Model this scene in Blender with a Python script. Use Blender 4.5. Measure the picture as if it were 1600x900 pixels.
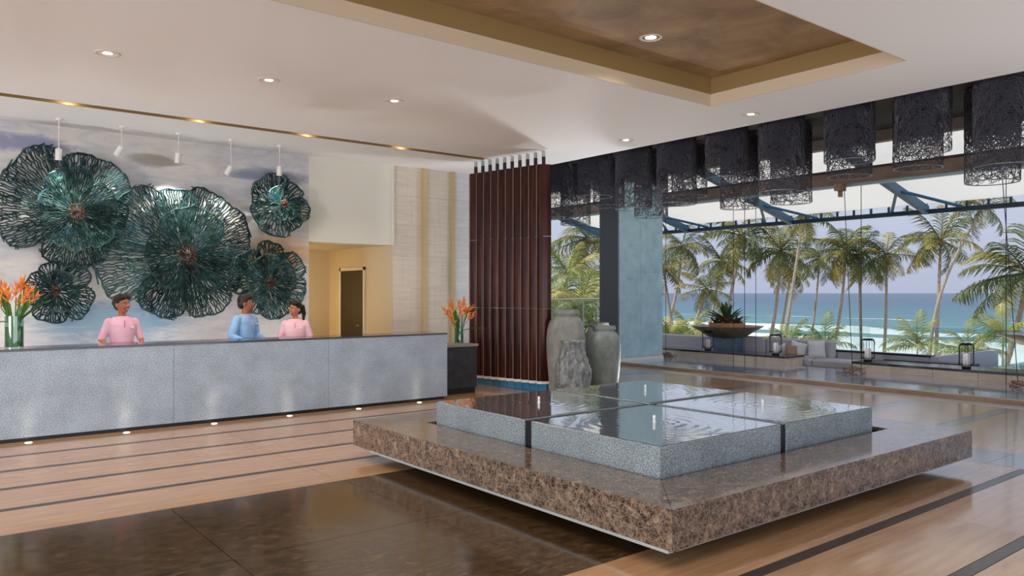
import bpy, bmesh, math, random
from mathutils import Vector, Matrix, Euler
PI = math.pi
for o in list(bpy.data.objects):
    bpy.data.objects.remove(o)
scene = bpy.context.scene
C = scene.collection

# ------------------------------------------------------------------ camera
FPX = 1202.0; CAMH = 1.65
ANG = math.atan(1520 / FPX)                     # angle between view axis and world +X
FW = (math.cos(ANG), math.sin(ANG)); RT = (math.sin(ANG), -math.cos(ANG))
cam_d = bpy.data.cameras.new('camera'); cam = bpy.data.objects.new('camera', cam_d); C.objects.link(cam)
cam.location = (0, 0, CAMH); cam.rotation_euler = (PI / 2, 0, ANG - PI / 2)
cam_d.sensor_width = 36; cam_d.lens = 36 * FPX / 1600; cam_d.shift_y = 8 / 1600
cam_d.clip_end = 60000; cam_d.clip_start = 0.05
scene.camera = cam

def at(px, py, d):
    """world point seen at a photo position at forward distance d"""
    u = (px - 800) / FPX * d; v = (458 - py) / FPX * d
    return Vector((FW[0] * d + RT[0] * u, FW[1] * d + RT[1] * u, CAMH + v))

# ------------------------------------------------------------------ world, sun, exposure
world = bpy.data.worlds.new('sky'); scene.world = world; world.use_nodes = True
wn = world.node_tree.nodes; wl = world.node_tree.links; wn.clear()
wo = wn.new('ShaderNodeOutputWorld'); wb = wn.new('ShaderNodeBackground')
wt = wn.new('ShaderNodeTexCoord'); ws = wn.new('ShaderNodeSeparateXYZ'); wr = wn.new('ShaderNodeValToRGB')
wl.new(wt.outputs['Generated'], ws.inputs[0]); wl.new(ws.outputs['Z'], wr.inputs[0])
wr.color_ramp.elements[0].color = (.47, .52, .68, 1); wr.color_ramp.elements[0].position = 0.0
wr.color_ramp.elements[1].color = (.50, .60, .80, 1); wr.color_ramp.elements[1].position = .9
e = wr.color_ramp.elements.new(.12); e.color = (.58, .64, .78, 1)
wl.new(wr.outputs[0], wb.inputs[0]); wb.inputs[1].default_value = .98
wl.new(wb.outputs[0], wo.inputs[0])
sd = bpy.data.lights.new('sun', 'SUN'); sd.energy = 4.2; sd.angle = .03; sd.color = (1, .93, .80)
sun = bpy.data.objects.new('sun', sd); C.objects.link(sun)
sun.rotation_euler = Vector((.45, -.42, -.80)).to_track_quat('-Z', 'Y').to_euler()
def fill_area(name, loc, direction, sx_, sy_, energy, col):
    l = bpy.data.lights.new(name, 'AREA'); l.shape = 'RECTANGLE'; l.size = sx_; l.size_y = sy_; l.energy = energy; l.color = col
    o = bpy.data.objects.new(name, l); C.objects.link(o); o.location = loc; o.rotation_euler = Vector(direction).to_track_quat('-Z', 'Z').to_euler(); return o
fill_area('entrance_fill', (0, -6.9, 1.6), (0, 1, .55), 17, 3.2, 420, (.90, .95, 1))      # added fill light at the open entrance front behind the viewer
fill_area('side_fill', (-8.9, 3, 1.5), (1, 0, .45), 15, 3.0, 3000, (.96, .97, 1))           # added fill light along the open side of the lobby
vs = scene.view_settings; vs.view_transform = 'Standard'; vs.look = 'None'; vs.gamma = 1; vs.exposure = 0.0
vs.use_curve_mapping = False

# ------------------------------------------------------------------ helpers
class MB:
    def __init__(s): s.v = []; s.f = []
    def add(s, vs_, fs):
        n = len(s.v); s.v += [tuple(v) for v in vs_]; s.f += [tuple(i + n for i in f) for f in fs]; return s
    def box(s, x0, x1, y0, y1, z0, z1):
        return s.add([(x0,y0,z0),(x1,y0,z0),(x1,y1,z0),(x0,y1,z0),(x0,y0,z1),(x1,y0,z1),(x1,y1,z1),(x0,y1,z1)],
                     [(0,3,2,1),(4,5,6,7),(0,1,5,4),(1,2,6,5),(2,3,7,6),(3,0,4,7)])
    def cbox(s, x0, x1, y0, y1, z0, z1, c=.008):
        """box with chamfered vertical and top edges"""
        rings = []
        for z, k in ((z0, 0), (z1 - c, 0), (z1, c)):
            rings.append([(x0+c+k,y0+k,z),(x1-c-k,y0+k,z),(x1-k,y0+c+k,z),(x1-k,y1-c-k,z),(x1-c-k,y1-k,z),(x0+c+k,y1-k,z),(x0+k,y1-c-k,z),(x0+k,y0+c+k,z)])
        return s.loft(rings)
    def loft(s, rings, caps=True, closed=True):
        n = len(rings[0]); b = len(s.v)
        for r in rings: s.v += [tuple(p) for p in r]
        for i in range(len(rings) - 1):
            for j in range(n if closed else n - 1):
                k = (j + 1) % n
                s.f.append((b+i*n+j, b+i*n+k, b+(i+1)*n+k, b+(i+1)*n+j))
        if caps:
            s.f.append(tuple(b + j for j in reversed(range(n))))
            s.f.append(tuple(b + (len(rings)-1)*n + j for j in range(n)))
        return s
    def lathe(s, prof, cx=0, cy=0, n=24, caps=True):
        return s.loft([[(cx + r*math.cos(2*PI*j/n), cy + r*math.sin(2*PI*j/n), z) for j in range(n)] for r, z in prof], caps)
    def cone(s, p0, r0, p1, r1, n=10):
        p0 = Vector(p0); p1 = Vector(p1); d = (p1 - p0)
        if d.length < 1e-6: return s
        q = d.to_track_quat('Z', 'Y')
        R = [[tuple(p + q @ Vector((r*math.cos(2*PI*j/n), r*math.sin(2*PI*j/n), 0))) for j in range(n)] for p, r in ((p0, r0), (p1, r1))]
        return s.loft(R)
    def tube(s, pts, rad, n=6):
        pts = [Vector(p) for p in pts]
        if not hasattr(rad, '__len__'): rad = [rad] * len(pts)
        rings = []
        for i, p in enumerate(pts):
            d = pts[min(i+1, len(pts)-1)] - pts[max(i-1, 0)]
            q = d.to_track_quat('Z', 'Y')
            rings.append([tuple(p + q @ Vector((rad[i]*math.cos(2*PI*j/n), rad[i]*math.sin(2*PI*j/n), 0))) for j in range(n)])
        return s.loft(rings)
    def ell(s, c, r, n=16, m=10, mat=None):
        c = Vector(c); rings = []
        for i in range(1, m):
            t = PI * i / m
            ring = [Vector((r[0]*math.sin(t)*math.cos(2*PI*j/n), r[1]*math.sin(t)*math.sin(2*PI*j/n), -r[2]*math.cos(t))) for j in range(n)]
            if mat: ring = [mat @ p for p in ring]
            rings.append([tuple(p + c) for p in ring])
        return s.loft(rings)
    def cap(s, p0, r0, p1, r1, n=12):
        """capsule with round ends"""
        p0 = Vector(p0); p1 = Vector(p1); d = p1 - p0; q = d.to_track_quat('Z', 'Y'); rings = []
        for a in (-80, -50, -20): rings.append((p0, r0, math.radians(a)))
        for a in (20, 50, 80): rings.append((p1, r1, math.radians(a)))
        R = []
        for p, r, a in rings:
            R.append([tuple(p + q @ Vector((r*math.cos(a)*math.cos(2*PI*j/n), r*math.cos(a)*math.sin(2*PI*j/n), r*math.sin(a)))) for j in range(n)])
        return s.loft(R)
    def torus(s, c, R, r, n=32, m=6, axis='Z'):
        rings = []
        for i in range(n + 1):
            a = 2*PI*i/n
            ring = []
            for j in range(m):
                b = 2*PI*j/m
                x = (R + r*math.cos(b))*math.cos(a); y = (R + r*math.cos(b))*math.sin(a); z = r*math.sin(b)
                ring.append((c[0]+x, c[1]+y, c[2]+z))
            rings.append(ring)
        return s.loft(rings, caps=False)
    def xf(s, M, start=0):
        for i in range(start, len(s.v)): s.v[i] = tuple(M @ Vector(s.v[i]))
        return s
    def mesh(s, name, mat, smooth=False):
        me = bpy.data.meshes.new(name); me.from_pydata(s.v, [], s.f); me.update()
        if mat: me.materials.append(mat)
        if smooth: me.polygons.foreach_set('use_smooth', [True] * len(me.polygons))
        return me
    def build(s, name, mat, parent=None, world=False, smooth=False, loc=None):
        if world and parent:
            r = parent
            while r.parent: r = r.parent
            o_ = r.location; s.v = [(a-o_[0], b-o_[1], c-o_[2]) for a, b, c in s.v]
        o = bpy.data.objects.new(name, s.mesh(name, mat, smooth)); C.objects.link(o)
        if parent: o.parent = parent
        if loc is not None: o.location = loc
        return o

def link(name, me, parent=None, loc=(0,0,0), rot=(0,0,0), scale=(1,1,1)):
    o = bpy.data.objects.new(name, me); C.objects.link(o); o.parent = parent
    o.location = loc; o.rotation_euler = rot; o.scale = scale
    return o
def tag(o, label, cat, group=None, kind=None):
    o['label'] = label; o['category'] = cat
    if group: o['group'] = group
    if kind: o['kind'] = kind
    return o
def thing(name, label, cat, loc=(0,0,0), rz=0, group=None):
    o = bpy.data.objects.new(name, None); C.objects.link(o); o.location = loc; o.rotation_euler = (0, 0, rz)
    o.empty_display_size = .1
    return tag(o, label, cat, group)
def struct(o, label=None, cat=None):
    o['kind'] = 'structure'
    if label: o['label'] = label
    if cat: o['category'] = cat
    return o
def smooth_angle(o, deg=35):
    me = o.data; me.polygons.foreach_set('use_smooth', [True] * len(me.polygons))
    bm = bmesh.new(); bm.from_mesh(me)
    lim = math.radians(deg)
    for e_ in bm.edges:
        if len(e_.link_faces) == 2 and e_.calc_face_angle(0) > lim: e_.smooth = False
        elif len(e_.link_faces) != 2: e_.smooth = False
    bm.to_mesh(me); bm.free(); return o

# ------------------------------------------------------------------ materials
def hexl(h):
    h = h.lstrip('#'); r = [int(h[i:i+2], 16) / 255 for i in (0, 2, 4)]
    return tuple(c/12.92 if c <= .04045 else ((c+.055)/1.055)**2.4 for c in r) + (1,)
def mat(name, col, rough=.5, metal=0, spec=.5, trans=0, emit=None, estr=0, alpha=1, ior=1.45, coat=0):
    m = bpy.data.materials.new(name); m.use_nodes = True; b = m.node_tree.nodes['Principled BSDF']
    if isinstance(col, str): col = hexl(col)
    b.inputs['Base Color'].default_value = col; b.inputs['Roughness'].default_value = rough
    b.inputs['Metallic'].default_value = metal; b.inputs['Specular IOR Level'].default_value = spec
    b.inputs['Transmission Weight'].default_value = trans; b.inputs['IOR'].default_value = ior
    b.inputs['Coat Weight'].default_value = coat
    if emit:
        b.inputs['Emission Color'].default_value = hexl(emit) if isinstance(emit, str) else emit
        b.inputs['Emission Strength'].default_value = estr
    b.inputs['Alpha'].default_value = alpha
    return m
def N(m, t): return m.node_tree.nodes.new(t)
def L(m, a, b): m.node_tree.links.new(a, b)
def coords(m, scale=(1,1,1), kind='Object', rot=(0,0,0)):
    tc = N(m, 'ShaderNodeTexCoord'); mp = N(m, 'ShaderNodeMapping')
    L(m, tc.outputs[kind], mp.inputs[0]); mp.inputs['Scale'].default_value = scale; mp.inputs['Rotation'].default_value = rot
    return mp.outputs[0]
def ramp(m, fac, stops, interp='LINEAR'):
    r = N(m, 'ShaderNodeValToRGB'); L(m, fac, r.inputs[0]); r.color_ramp.interpolation = interp
    el = r.color_ramp.elements
    while len(el) < len(stops): el.new(.5)
    for e_, (p, c) in zip(el, stops):
        e_.position = p; e_.color = hexl(c) if isinstance(c, str) else c
    return r.outputs[0]
def noise(m, vec, scale=5, detail=6, rough=.6, dist=0):
    n = N(m, 'ShaderNodeTexNoise'); L(m, vec, n.inputs['Vector'])
    n.inputs['Scale'].default_value = scale; n.inputs['Detail'].default_value = detail
    n.inputs['Roughness'].default_value = rough; n.inputs['Distortion'].default_value = dist
    return n.outputs['Fac']
def mixc(m, fac, a, b, mode='MIX'):
    x = N(m, 'ShaderNodeMix'); x.data_type = 'RGBA'; x.blend_type = mode
    for i, s in ((0, fac), (6, a), (7, b)):
        if hasattr(s, 'links'): L(m, s, x.inputs[i])
        elif isinstance(s, str): x.inputs[i].default_value = hexl(s)
        else: x.inputs[i].default_value = s
    return x.outputs[2]
def bsdf(m): return m.node_tree.nodes['Principled BSDF']
def bump(m, h, strength=.3, dist=.01):
    b = N(m, 'ShaderNodeBump'); L(m, h, b.inputs['Height']); b.inputs['Strength'].default_value = strength; b.inputs['Distance'].default_value = dist
    L(m, b.outputs[0], bsdf(m).inputs['Normal'])
def nmat(name, stops, scale=5, stretch=(1,1,1), rough=.5, detail=6, nrough=.6, dist=0, bmp=0, bdist=.01, kind='Object', **k):
    m = mat(name, stops[0][1], rough, **k)
    f = noise(m, coords(m, stretch, kind), scale, detail, nrough, dist)
    L(m, ramp(m, f, stops), bsdf(m).inputs['Base Color'])
    if bmp: bump(m, f, bmp, bdist)
    return m
def tinted(m, amt=.12):
    """small brightness difference from piece to piece"""
    b = bsdf(m); lk = b.inputs['Base Color'].links
    oi = N(m, 'ShaderNodeObjectInfo'); mr = N(m, 'ShaderNodeMapRange'); L(m, oi.outputs['Random'], mr.inputs[0])
    mr.inputs[3].default_value = 1 - amt; mr.inputs[4].default_value = 1 + amt
    h = N(m, 'ShaderNodeHueSaturation'); L(m, mr.outputs[0], h.inputs['Value'])
    if lk: L(m, lk[0].from_socket, h.inputs['Color'])
    else: h.inputs['Color'].default_value = b.inputs['Base Color'].default_value
    L(m, h.outputs[0], b.inputs['Base Color']); return m

M = {}
M['beige'] = tinted(nmat('beige_stone', [(.3,'#9E7A5A'),(.5,'#AE8864'),(.7,'#BC9672')], 3, (.6,7,1), .13, 8), .06)
M['stripe'] = nmat('dark_stripe_stone', [(.3,'#2A211B'),(.7,'#40342B')], 4, (.5,4,1), .22)
M['band'] = nmat('grey_band_stone', [(.3,'#4A4850'),(.7,'#5F5C62')], 3, (1,1,1), .16)
m = mat('dark_marble', '#3A2C20', .13); cc = coords(m)
f1 = noise(m, coords(m, (1,2.6,1)), 8.5, 12, .8, .3)
base = ramp(m, f1, [(.36,'#241910'),(.5,'#443322'),(.63,'#665036')])
vz = N(m, 'ShaderNodeTexVoronoi'); vz.feature = 'DISTANCE_TO_EDGE'; vz.inputs['Scale'].default_value = .9
dn = N(m, 'ShaderNodeTexNoise'); dn.inputs['Scale'].default_value = 2; L(m, cc, dn.inputs['Vector'])
mx = N(m, 'ShaderNodeMix'); mx.data_type = 'VECTOR'; mx.inputs[0].default_value = .35; L(m, cc, mx.inputs[4]); L(m, dn.outputs['Color'], mx.inputs[5])
L(m, mx.outputs[1], vz.inputs['Vector'])
vein = ramp(m, vz.outputs['Distance'], [(0,(.02,.02,.02,1)),(.004,(0,0,0,1))])
L(m, mixc(m, vein, base, '#A98F6C'), bsdf(m).inputs['Base Color']); M['dmarble'] = m
def marble(name, pal, sc, rough):
    m = mat(name, pal[1], rough); c = coords(m)
    f = noise(m, c, sc, 8, .7, .6)
    dn = N(m, 'ShaderNodeTexNoise'); dn.inputs['Scale'].default_value = sc*1.2; dn.inputs['Detail'].default_value = 4; L(m, c, dn.inputs['Vector'])
    mx = N(m, 'ShaderNodeMix'); mx.data_type = 'VECTOR'; mx.inputs[0].default_value = .10; L(m, c, mx.inputs[4]); L(m, dn.outputs['Color'], mx.inputs[5])
    col = ramp(m, f, [(.36, pal[0]), (.47, pal[1]), (.57, pal[2]), (.72, pal[3])])
    for k_, wd_, st_ in ((1.5, .09, .48), (3.4, .12, .42)):
        v = N(m, 'ShaderNodeTexVoronoi'); v.inputs['Scale'].default_value = sc*k_; v.feature = 'DISTANCE_TO_EDGE'; L(m, mx.outputs[1], v.inputs['Vector'])
        col = mixc(m, ramp(m, v.outputs['Distance'], [(0,(st_,st_,st_,1)),(wd_,(0,0,0,1))]), col, pal[3])
    L(m, col, bsdf(m).inputs['Base Color']); return m
M['emperador'] = marble('emperador_marble', ['#1C120D','#43322A','#685446','#A8947F'], 13, .11)
def speckle(name, a, b, c_, rough=.35, sc=120):
    m = mat(name, a, rough); f = noise(m, coords(m), sc, 3, .7); g = noise(m, coords(m), 3, 4, .6)
    s = ramp(m, f, [(.32, a), (.5, b), (.66, c_)])
    t = ramp(m, g, [(.3,(.82,.82,.82,1)),(.7,(1.1,1.1,1.1,1))])
    L(m, mixc(m, 1.0, s, t, 'MULTIPLY'), bsdf(m).inputs['Base Color']); return m
M['granite'] = speckle('grey_granite', '#74828F', '#98A6B6', '#BAC7D4', .38, 80)
M['fgranite'] = speckle('fountain_granite', '#4A545A', '#7C888E', '#B4C0C4', .3, 90)
M['ceil'] = mat('ceiling_plaster', '#F1F2F3', .7)
M['lip'] = mat('lip_plaster', '#D8C6AE', .7)
M['gold'] = nmat('gold_leaf_plaster', [(.3,'#7A6245'),(.5,'#977C5A'),(.7,'#AE926C')], 1.6, (1,1,1), .55, 8, .65, .5, metal=.1)
M['goldtrim'] = mat('gold_trim', '#9A8052', .5, .1)
M['soffit'] = mat('dark_soffit', '#2E2726', .7)
M['header'] = mat('grey_header', '#7D736C', .6)
M['white'] = mat('white_paint', '#E8E6E2', .5)
M['edge'] = mat('satin_steel', '#A9B0B0', .4, .2)
M['dark'] = mat('near_black', '#15161A', .45)
M['black'] = mat('black_metal', '#17181C', .4, .5)
M['steel'] = mat('brushed_steel', '#C4C8C8', .25, 1)
M['ctop'] = mat('counter_top_stone', '#2A2730', .12, ior=1.8)
M['cab'] = nmat('charcoal_stone', [(.3,'#24262C'),(.7,'#363940')], 6, (1,1,1), .5)
M['cabtop'] = mat('greige_top', '#8E857A', .35)
M['lampglow'] = mat('lamp_glow', '#FFF2DC', .5, emit='#FFE9C8', estr=14)
M['lampring'] = mat('lamp_ring', '#E9E4DC', .35, .3)
# mural
m = mat('painted_mural', '#B8B4B4', .75)
c1 = coords(m, (.55, 1, 1.5)); f1 = noise(m, c1, 1.1, 8, .62, .8); f2 = noise(m, coords(m, (.8, 1, 2.6)), 2.3, 9, .7, 1.2)
b1 = ramp(m, f1, [(.28,'#A4A8BA'),(.40,'#C2C3CC'),(.5,'#D2CFCC'),(.60,'#DDD8D0'),(.72,'#B8BECA')])
b2 = ramp(m, f2, [(.3,'#9AA8BC'),(.48,'#CFCED0'),(.62,'#E2DED8')])
cA = mixc(m, .42, b1, b2)
sx = N(m, 'ShaderNodeSeparateXYZ'); L(m, coords(m), sx.inputs[0])
def blob(px, pz, rx, rz):
    a = N(m, 'ShaderNodeMath'); a.operation = 'SUBTRACT'; L(m, sx.outputs[0], a.inputs[0]); a.inputs[1].default_value = px
    a2 = N(m, 'ShaderNodeMath'); a2.operation = 'DIVIDE'; L(m, a.outputs[0], a2.inputs[0]); a2.inputs[1].default_value = rx
    b = N(m, 'ShaderNodeMath'); b.operation = 'SUBTRACT'; L(m, sx.outputs[2], b.inputs[0]); b.inputs[1].default_value = pz
    b2_ = N(m, 'ShaderNodeMath'); b2_.operation = 'DIVIDE'; L(m, b.outputs[0], b2_.inputs[0]); b2_.inputs[1].default_value = rz
    p = N(m, 'ShaderNodeMath'); p.operation = 'MULTIPLY'; L(m, a2.outputs[0], p.inputs[0]); L(m, a2.outputs[0], p.inputs[1])
    q = N(m, 'ShaderNodeMath'); q.operation = 'MULTIPLY_ADD'; L(m, b2_.outputs[0], q.inputs[0]); L(m, b2_.outputs[0], q.inputs[1]); L(m, p.outputs[0], q.inputs[2])
    w = N(m, 'ShaderNodeMath'); w.operation = 'MULTIPLY_ADD'; L(m, f2, w.inputs[0]); w.inputs[1].default_value = .9
    hq = N(m, 'ShaderNodeMath'); hq.operation = 'MULTIPLY'; L(m, q.outputs[0], hq.inputs[0]); hq.inputs[1].default_value = .45; L(m, hq.outputs[0], w.inputs[2])
    return ramp(m, w.outputs[0], [(.55,(.85,.85,.85,1)),(.88,(.0,.0,.0,1))]) 
cB = mixc(m, blob(5.0, 2.35, .75, .42), cA, '#C89F6E')
cB = mixc(m, blob(2.4, 1.25, 1.3, .4), cB, '#7FA5C0')
cB = mixc(m, blob(1.1, 3.75, 1.0, .16), cB, '#868AAE')
cB = mixc(m, blob(4.9, 3.62, 1.0, .14), cB, '#7F88A4')
cB = mixc(m, blob(3.0, 3.7, .5, .12), cB, '#9C968A')
L(m, cB, bsdf(m).inputs['Base Color']); bump(m, f2, .25, .02); M['mural'] = m
M['bulk'] = mat('cream_plaster', '#E2E0D4', .7)
M['niche'] = mat('niche_plaster', '#CFC5AC', .65)
M['trav'] = tinted(nmat('cream_travertine', [(.3,'#CFC4B3'),(.5,'#D8CEC0'),(.7,'#E0D8CB')], 3, (.6,.6,7), .45, 8), .05)
M['travcool'] = tinted(nmat('pale_travertine', [(.3,'#D0D3D5'),(.5,'#DADDDF'),(.7,'#E4E6E8')], 3, (.6,.6,7), .4, 8), .04)
M['brass'] = mat('brass_strip', '#CDB88C', .4, .15)
M['door'] = nmat('dark_timber', [(.3,'#1E1814'),(.7,'#3A2C22')], 4, (1,6,.4), .3)
# coral art
m = mat('patinated_bronze', '#1F3A3C', .36, .55)
f1 = noise(m, coords(m), 3.2, 5, .6, .5); f2 = noise(m, coords(m, (1,1,1)), 14, 4, .6)
b1 = ramp(m, f1, [(.30,'#141C22'),(.42,'#26464E'),(.5,'#3B655C'),(.58,'#2E6078'),(.66,'#667A6C'),(.76,'#1A242A')])
b2 = ramp(m, f2, [(.36,'#0C1013'),(.52,'#40605E'),(.68,'#97A79C')])
L(m, mixc(m, .45, b1, b2), bsdf(m).inputs['Base Color']); bump(m, f2, .6, .02); M['coral'] = tinted(m, .45)
M['copper'] = nmat('copper_patina', [(.3,'#4E2A20'),(.55,'#A0593C'),(.75,'#55705F')], 9, (1,1,1), .35, metal=.75)
# brown screen
M['fin'] = nmat('oxblood_metal', [(.3,'#260F0D'),(.6,'#421D17'),(.8,'#5A2D23')], 2, (3,3,.5), .2, 5, metal=.35); tinted(M['fin'], .3)
M['finedge'] = mat('lit_fin_edge', '#B49A86', .35, .0)  # pale tone stands for light caught on the fins' return edges
M['plinthreflect'] = mat('plinth_blue_reflection', '#3F7FA5', .12)  # blue reflection in the mirrored plinth put into its base colour
M['blackwire'] = mat('black_wire', '#4A4A54', .5, .1)
M['wirering'] = mat('grey_wire_ring', '#8A8C92', .35, .6)
M['liner'] = mat('lamp_liner', '#34343A', .8)
M['urn'] = nmat('weathered_stone', [(.3,'#6E706C'),(.55,'#8C8F8B'),(.75,'#A4A7A3')], 7, (1,1,.6), .75, 8, .65, bmp=.3)
M['urn2'] = nmat('weathered_stone_green', [(.3,'#66706E'),(.55,'#86908E'),(.75,'#A0AAA8')], 6, (1,1,.6), .7, 8, .65, bmp=.3)
M['rough'] = nmat('chiselled_stone', [(.34,'#5A5E60'),(.5,'#858A8C'),(.66,'#B0B5B6')], 16, (1,1,.45), .7, 6, .65, bmp=1.0, bdist=.06)
M['bluecol'] = nmat('blue_slate', [(.3,'#9CBFCC'),(.5,'#B0D0DC'),(.7,'#C6E0E8')], 3.5, (1,1,.8), .45, 9, .7, .4)
M['darkcol'] = mat('ribbed_charcoal', '#5A6068', .55)
M['deck'] = tinted(nmat('wet_deck_timber', [(.3,'#8E98B2'),(.6,'#AAB4CC'),(.8,'#BEC8DA')], 5, (.4,5,1), .14, 6), .15)
M['kerb'] = nmat('tan_kerb_stone', [(.3,'#937C68'),(.7,'#B39A84')], 3, (4,.5,1), .3)
M['ledge'] = tinted(nmat('ledge_timber', [(.3,'#C6B29C'),(.7,'#E2D0BA')], 4, (4,.6,1), .5), .08)
M['fabric'] = nmat('grey_outdoor_fabric', [(.3,'#A3A1A8'),(.7,'#BAB8BE')], 60, (1,1,1), .9)
M['cushion'] = nmat('pale_grey_cushion', [(.3,'#C0C0C2'),(.7,'#D4D4D4')], 60, (1,1,1), .9)
M['cushion2'] = mat('tan_cushion', '#9A7F6C', .9)
M['canvas'] = mat('white_canvas', '#F2F1EE', .8)
m = M['canvas']; bb = bsdf(m); tr = N(m, 'ShaderNodeBsdfTranslucent'); tr.inputs[0].default_value = hexl('#F4F3F0')
ms = N(m, 'ShaderNodeMixShader'); ms.inputs[0].default_value = .75; L(m, bb.outputs[0], ms.inputs[1]); L(m, tr.outputs[0], ms.inputs[2])
L(m, ms.outputs[0], m.node_tree.nodes['Material Output'].inputs[0])
M['bluesteel'] = mat('blue_painted_steel', '#2F5F80', .4)
M['bluelight'] = mat('pale_blue_steel', '#A9C3D2', .4)
M['darkblue'] = mat('dark_blue_steel', '#1B2F40', .4)
M['girder'] = nmat('brown_girder', [(.3,'#5A4A40'),(.7,'#7A6757')], 3, (6,.5,1), .5)
M['bowl'] = nmat('bronze_bowl', [(.3,'#5E5240'),(.55,'#86745A'),(.75,'#A8946E')], 8, (1,1,1), .4, metal=.35)
M['bowlrim'] = mat('terracotta_liner', '#A97A55', .7)
M['pedestal'] = nmat('mosaic_tile', [(.3,'#4E6A80'),(.7,'#7090A6')], 10, (1,1,1), .3)
M['rope'] = mat('dark_cord', '#33302E', .8)
M['drift'] = nmat('driftwood', [(.3,'#6A5040'),(.7,'#A98A6C')], 12, (1,1,1), .8)
M['candle'] = mat('white_candle_glass', '#E8E4E0', .5)
m = mat('clear_glass', '#F2FBFA', .02, trans=1, ior=1.45); M['glass'] = m
def thin_glass(name, tint, a):
    m = bpy.data.materials.new(name); m.use_nodes = True; nt = m.node_tree; nt.nodes.clear()
    o = nt.nodes.new('ShaderNodeOutputMaterial'); t = nt.nodes.new('ShaderNodeBsdfTransparent'); g = nt.nodes.new('ShaderNodeBsdfGlossy')
    t.inputs[0].default_value = hexl(tint); g.inputs['Roughness'].default_value = .02; x = nt.nodes.new('ShaderNodeMixShader'); x.inputs[0].default_value = a
    nt.links.new(t.outputs[0], x.inputs[1]); nt.links.new(g.outputs[0], x.inputs[2]); nt.links.new(x.outputs[0], o.inputs[0]); return m
M['pane'] = thin_glass('pane_glass', '#EEF6F6', .06)
M['greenglass'] = thin_glass('vase_glass', '#E2F0E8', .10)
M['leaf'] = nmat('vase_leaf', [(.3,'#2C5A1E'),(.7,'#4F8A30')], 20, (1,1,.2), .45)
M['stem'] = mat('green_stem', '#4A7A30', .5)
M['orange'] = nmat('orange_bract', [(.3,'#D96A1E'),(.7,'#F0A04A')], 20, (1,1,1), .5)
# palms
def leafmat(name, a, b, c_):
    m = mat(name, a, .5); oi = N(m, 'ShaderNodeObjectInfo')
    f = noise(m, coords(m), 1.2, 3, .6)
    ad = N(m, 'ShaderNodeMath'); ad.operation = 'MULTIPLY_ADD'; L(m, oi.outputs['Random'], ad.inputs[0]); ad.inputs[1].default_value = .5; L(m, f, ad.inputs[2])
    L(m, ramp(m, ad.outputs[0], [(.35, a), (.7, b), (.98, c_)]), bsdf(m).inputs['Base Color'])
    tr = N(m, 'ShaderNodeBsdfTranslucent'); L(m, bsdf(m).inputs['Base Color'].links[0].from_socket, tr.inputs[0])
    ms = N(m, 'ShaderNodeMixShader'); ms.inputs[0].default_value = .3; L(m, bsdf(m).outputs[0], ms.inputs[1]); L(m, tr.outputs[0], ms.inputs[2])
    L(m, ms.outputs[0], m.node_tree.nodes['Material Output'].inputs[0]); return m
M['frond'] = leafmat('palm_frond', '#33452A', '#5E6C3C', '#A59A54')
M['frond2'] = leafmat('young_palm_frond', '#5C7440', '#98A25C', '#C8C284')
M['trunk'] = nmat('palm_trunk', [(.3,'#857A70'),(.6,'#ADA298'),(.8,'#C6BCB0')], 6, (1,1,4), .8)
M['agave'] = leafmat('agave_leaf', '#27482E', '#3D6440', '#7A4F38')
M['rust'] = leafmat('rust_bromeliad_leaf', '#4A2C22', '#6E4230', '#5A5A34')
M['sand'] = nmat('beach_sand', [(.3,'#A99A80'),(.7,'#CFC2A8')], .3, (1,1,1), .9)
M['paving'] = nmat('terrace_paving', [(.3,'#8E8A86'),(.7,'#AAA6A0')], 1, (1,1,1), .6)
M['pool'] = mat('pool_water', '#7FC0C4', .05)
# sea
m = mat('sea_water', '#2F7F90', .25); sxx = N(m, 'ShaderNodeSeparateXYZ'); cw = coords(m); L(m, cw, sxx.inputs[0])
def mth(op, a, b=None, c_=None):
    x = N(m, 'ShaderNodeMath'); x.operation = op
    for i, v in enumerate((a, b, c_)):
        if v is None: continue
        if hasattr(v, 'links'): L(m, v, x.inputs[i])
        else: x.inputs[i].default_value = v
    return x.outputs[0]
big = noise(m, coords(m, (.02, .010, 1)), 1.0, 5, .6)
fine = noise(m, coords(m, (.14, .05, 1)), 1.0, 9, .72, .6)
xd = mth('MULTIPLY_ADD', big, 60, sxx.outputs[0])
dep = mth('DIVIDE', xd, 600)
wcol = ramp(m, dep, [(0.12,'#6FA098'),(.25,'#4C8686'),(.45,'#2C6878'),(.75,'#205670'),(1,'#1D4C6C')])
dark = ramp(m, fine, [(.4,(.72,.78,.82,1)),(.6,(1.05,1.05,1.05,1))])
wcol = mixc(m, 1.0, wcol, dark, 'MULTIPLY')
fx = mth('ADD', mth('MULTIPLY_ADD', big, 110, sxx.outputs[0]), -35.0)
fx = mth('DIVIDE', fx, 300)
cov = ramp(m, fx, [(0,(1,1,1,1)),(.39,(.95,.95,.95,1)),(.43,(.42,.42,.42,1)),(.47,(.40,.40,.40,1)),(.50,(.76,.76,.76,1)),(.545,(.72,.72,.72,1)),(.57,(.3,.3,.3,1)),(.70,(.2,.2,.2,1)),(.72,(.52,.52,.52,1)),(.75,(.2,.2,.2,1)),(1,(.1,.1,.1,1))])
fo = mth('ADD', fine, cov); foam = ramp(m, fo, [(.98,(0,0,0,1)),(1.14,(1,1,1,1))])
L(m, mixc(m, foam, wcol, '#E9ECEA'), bsdf(m).inputs['Base Color']); bump(m, fine, .4, 2)
M['sea'] = m
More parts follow.
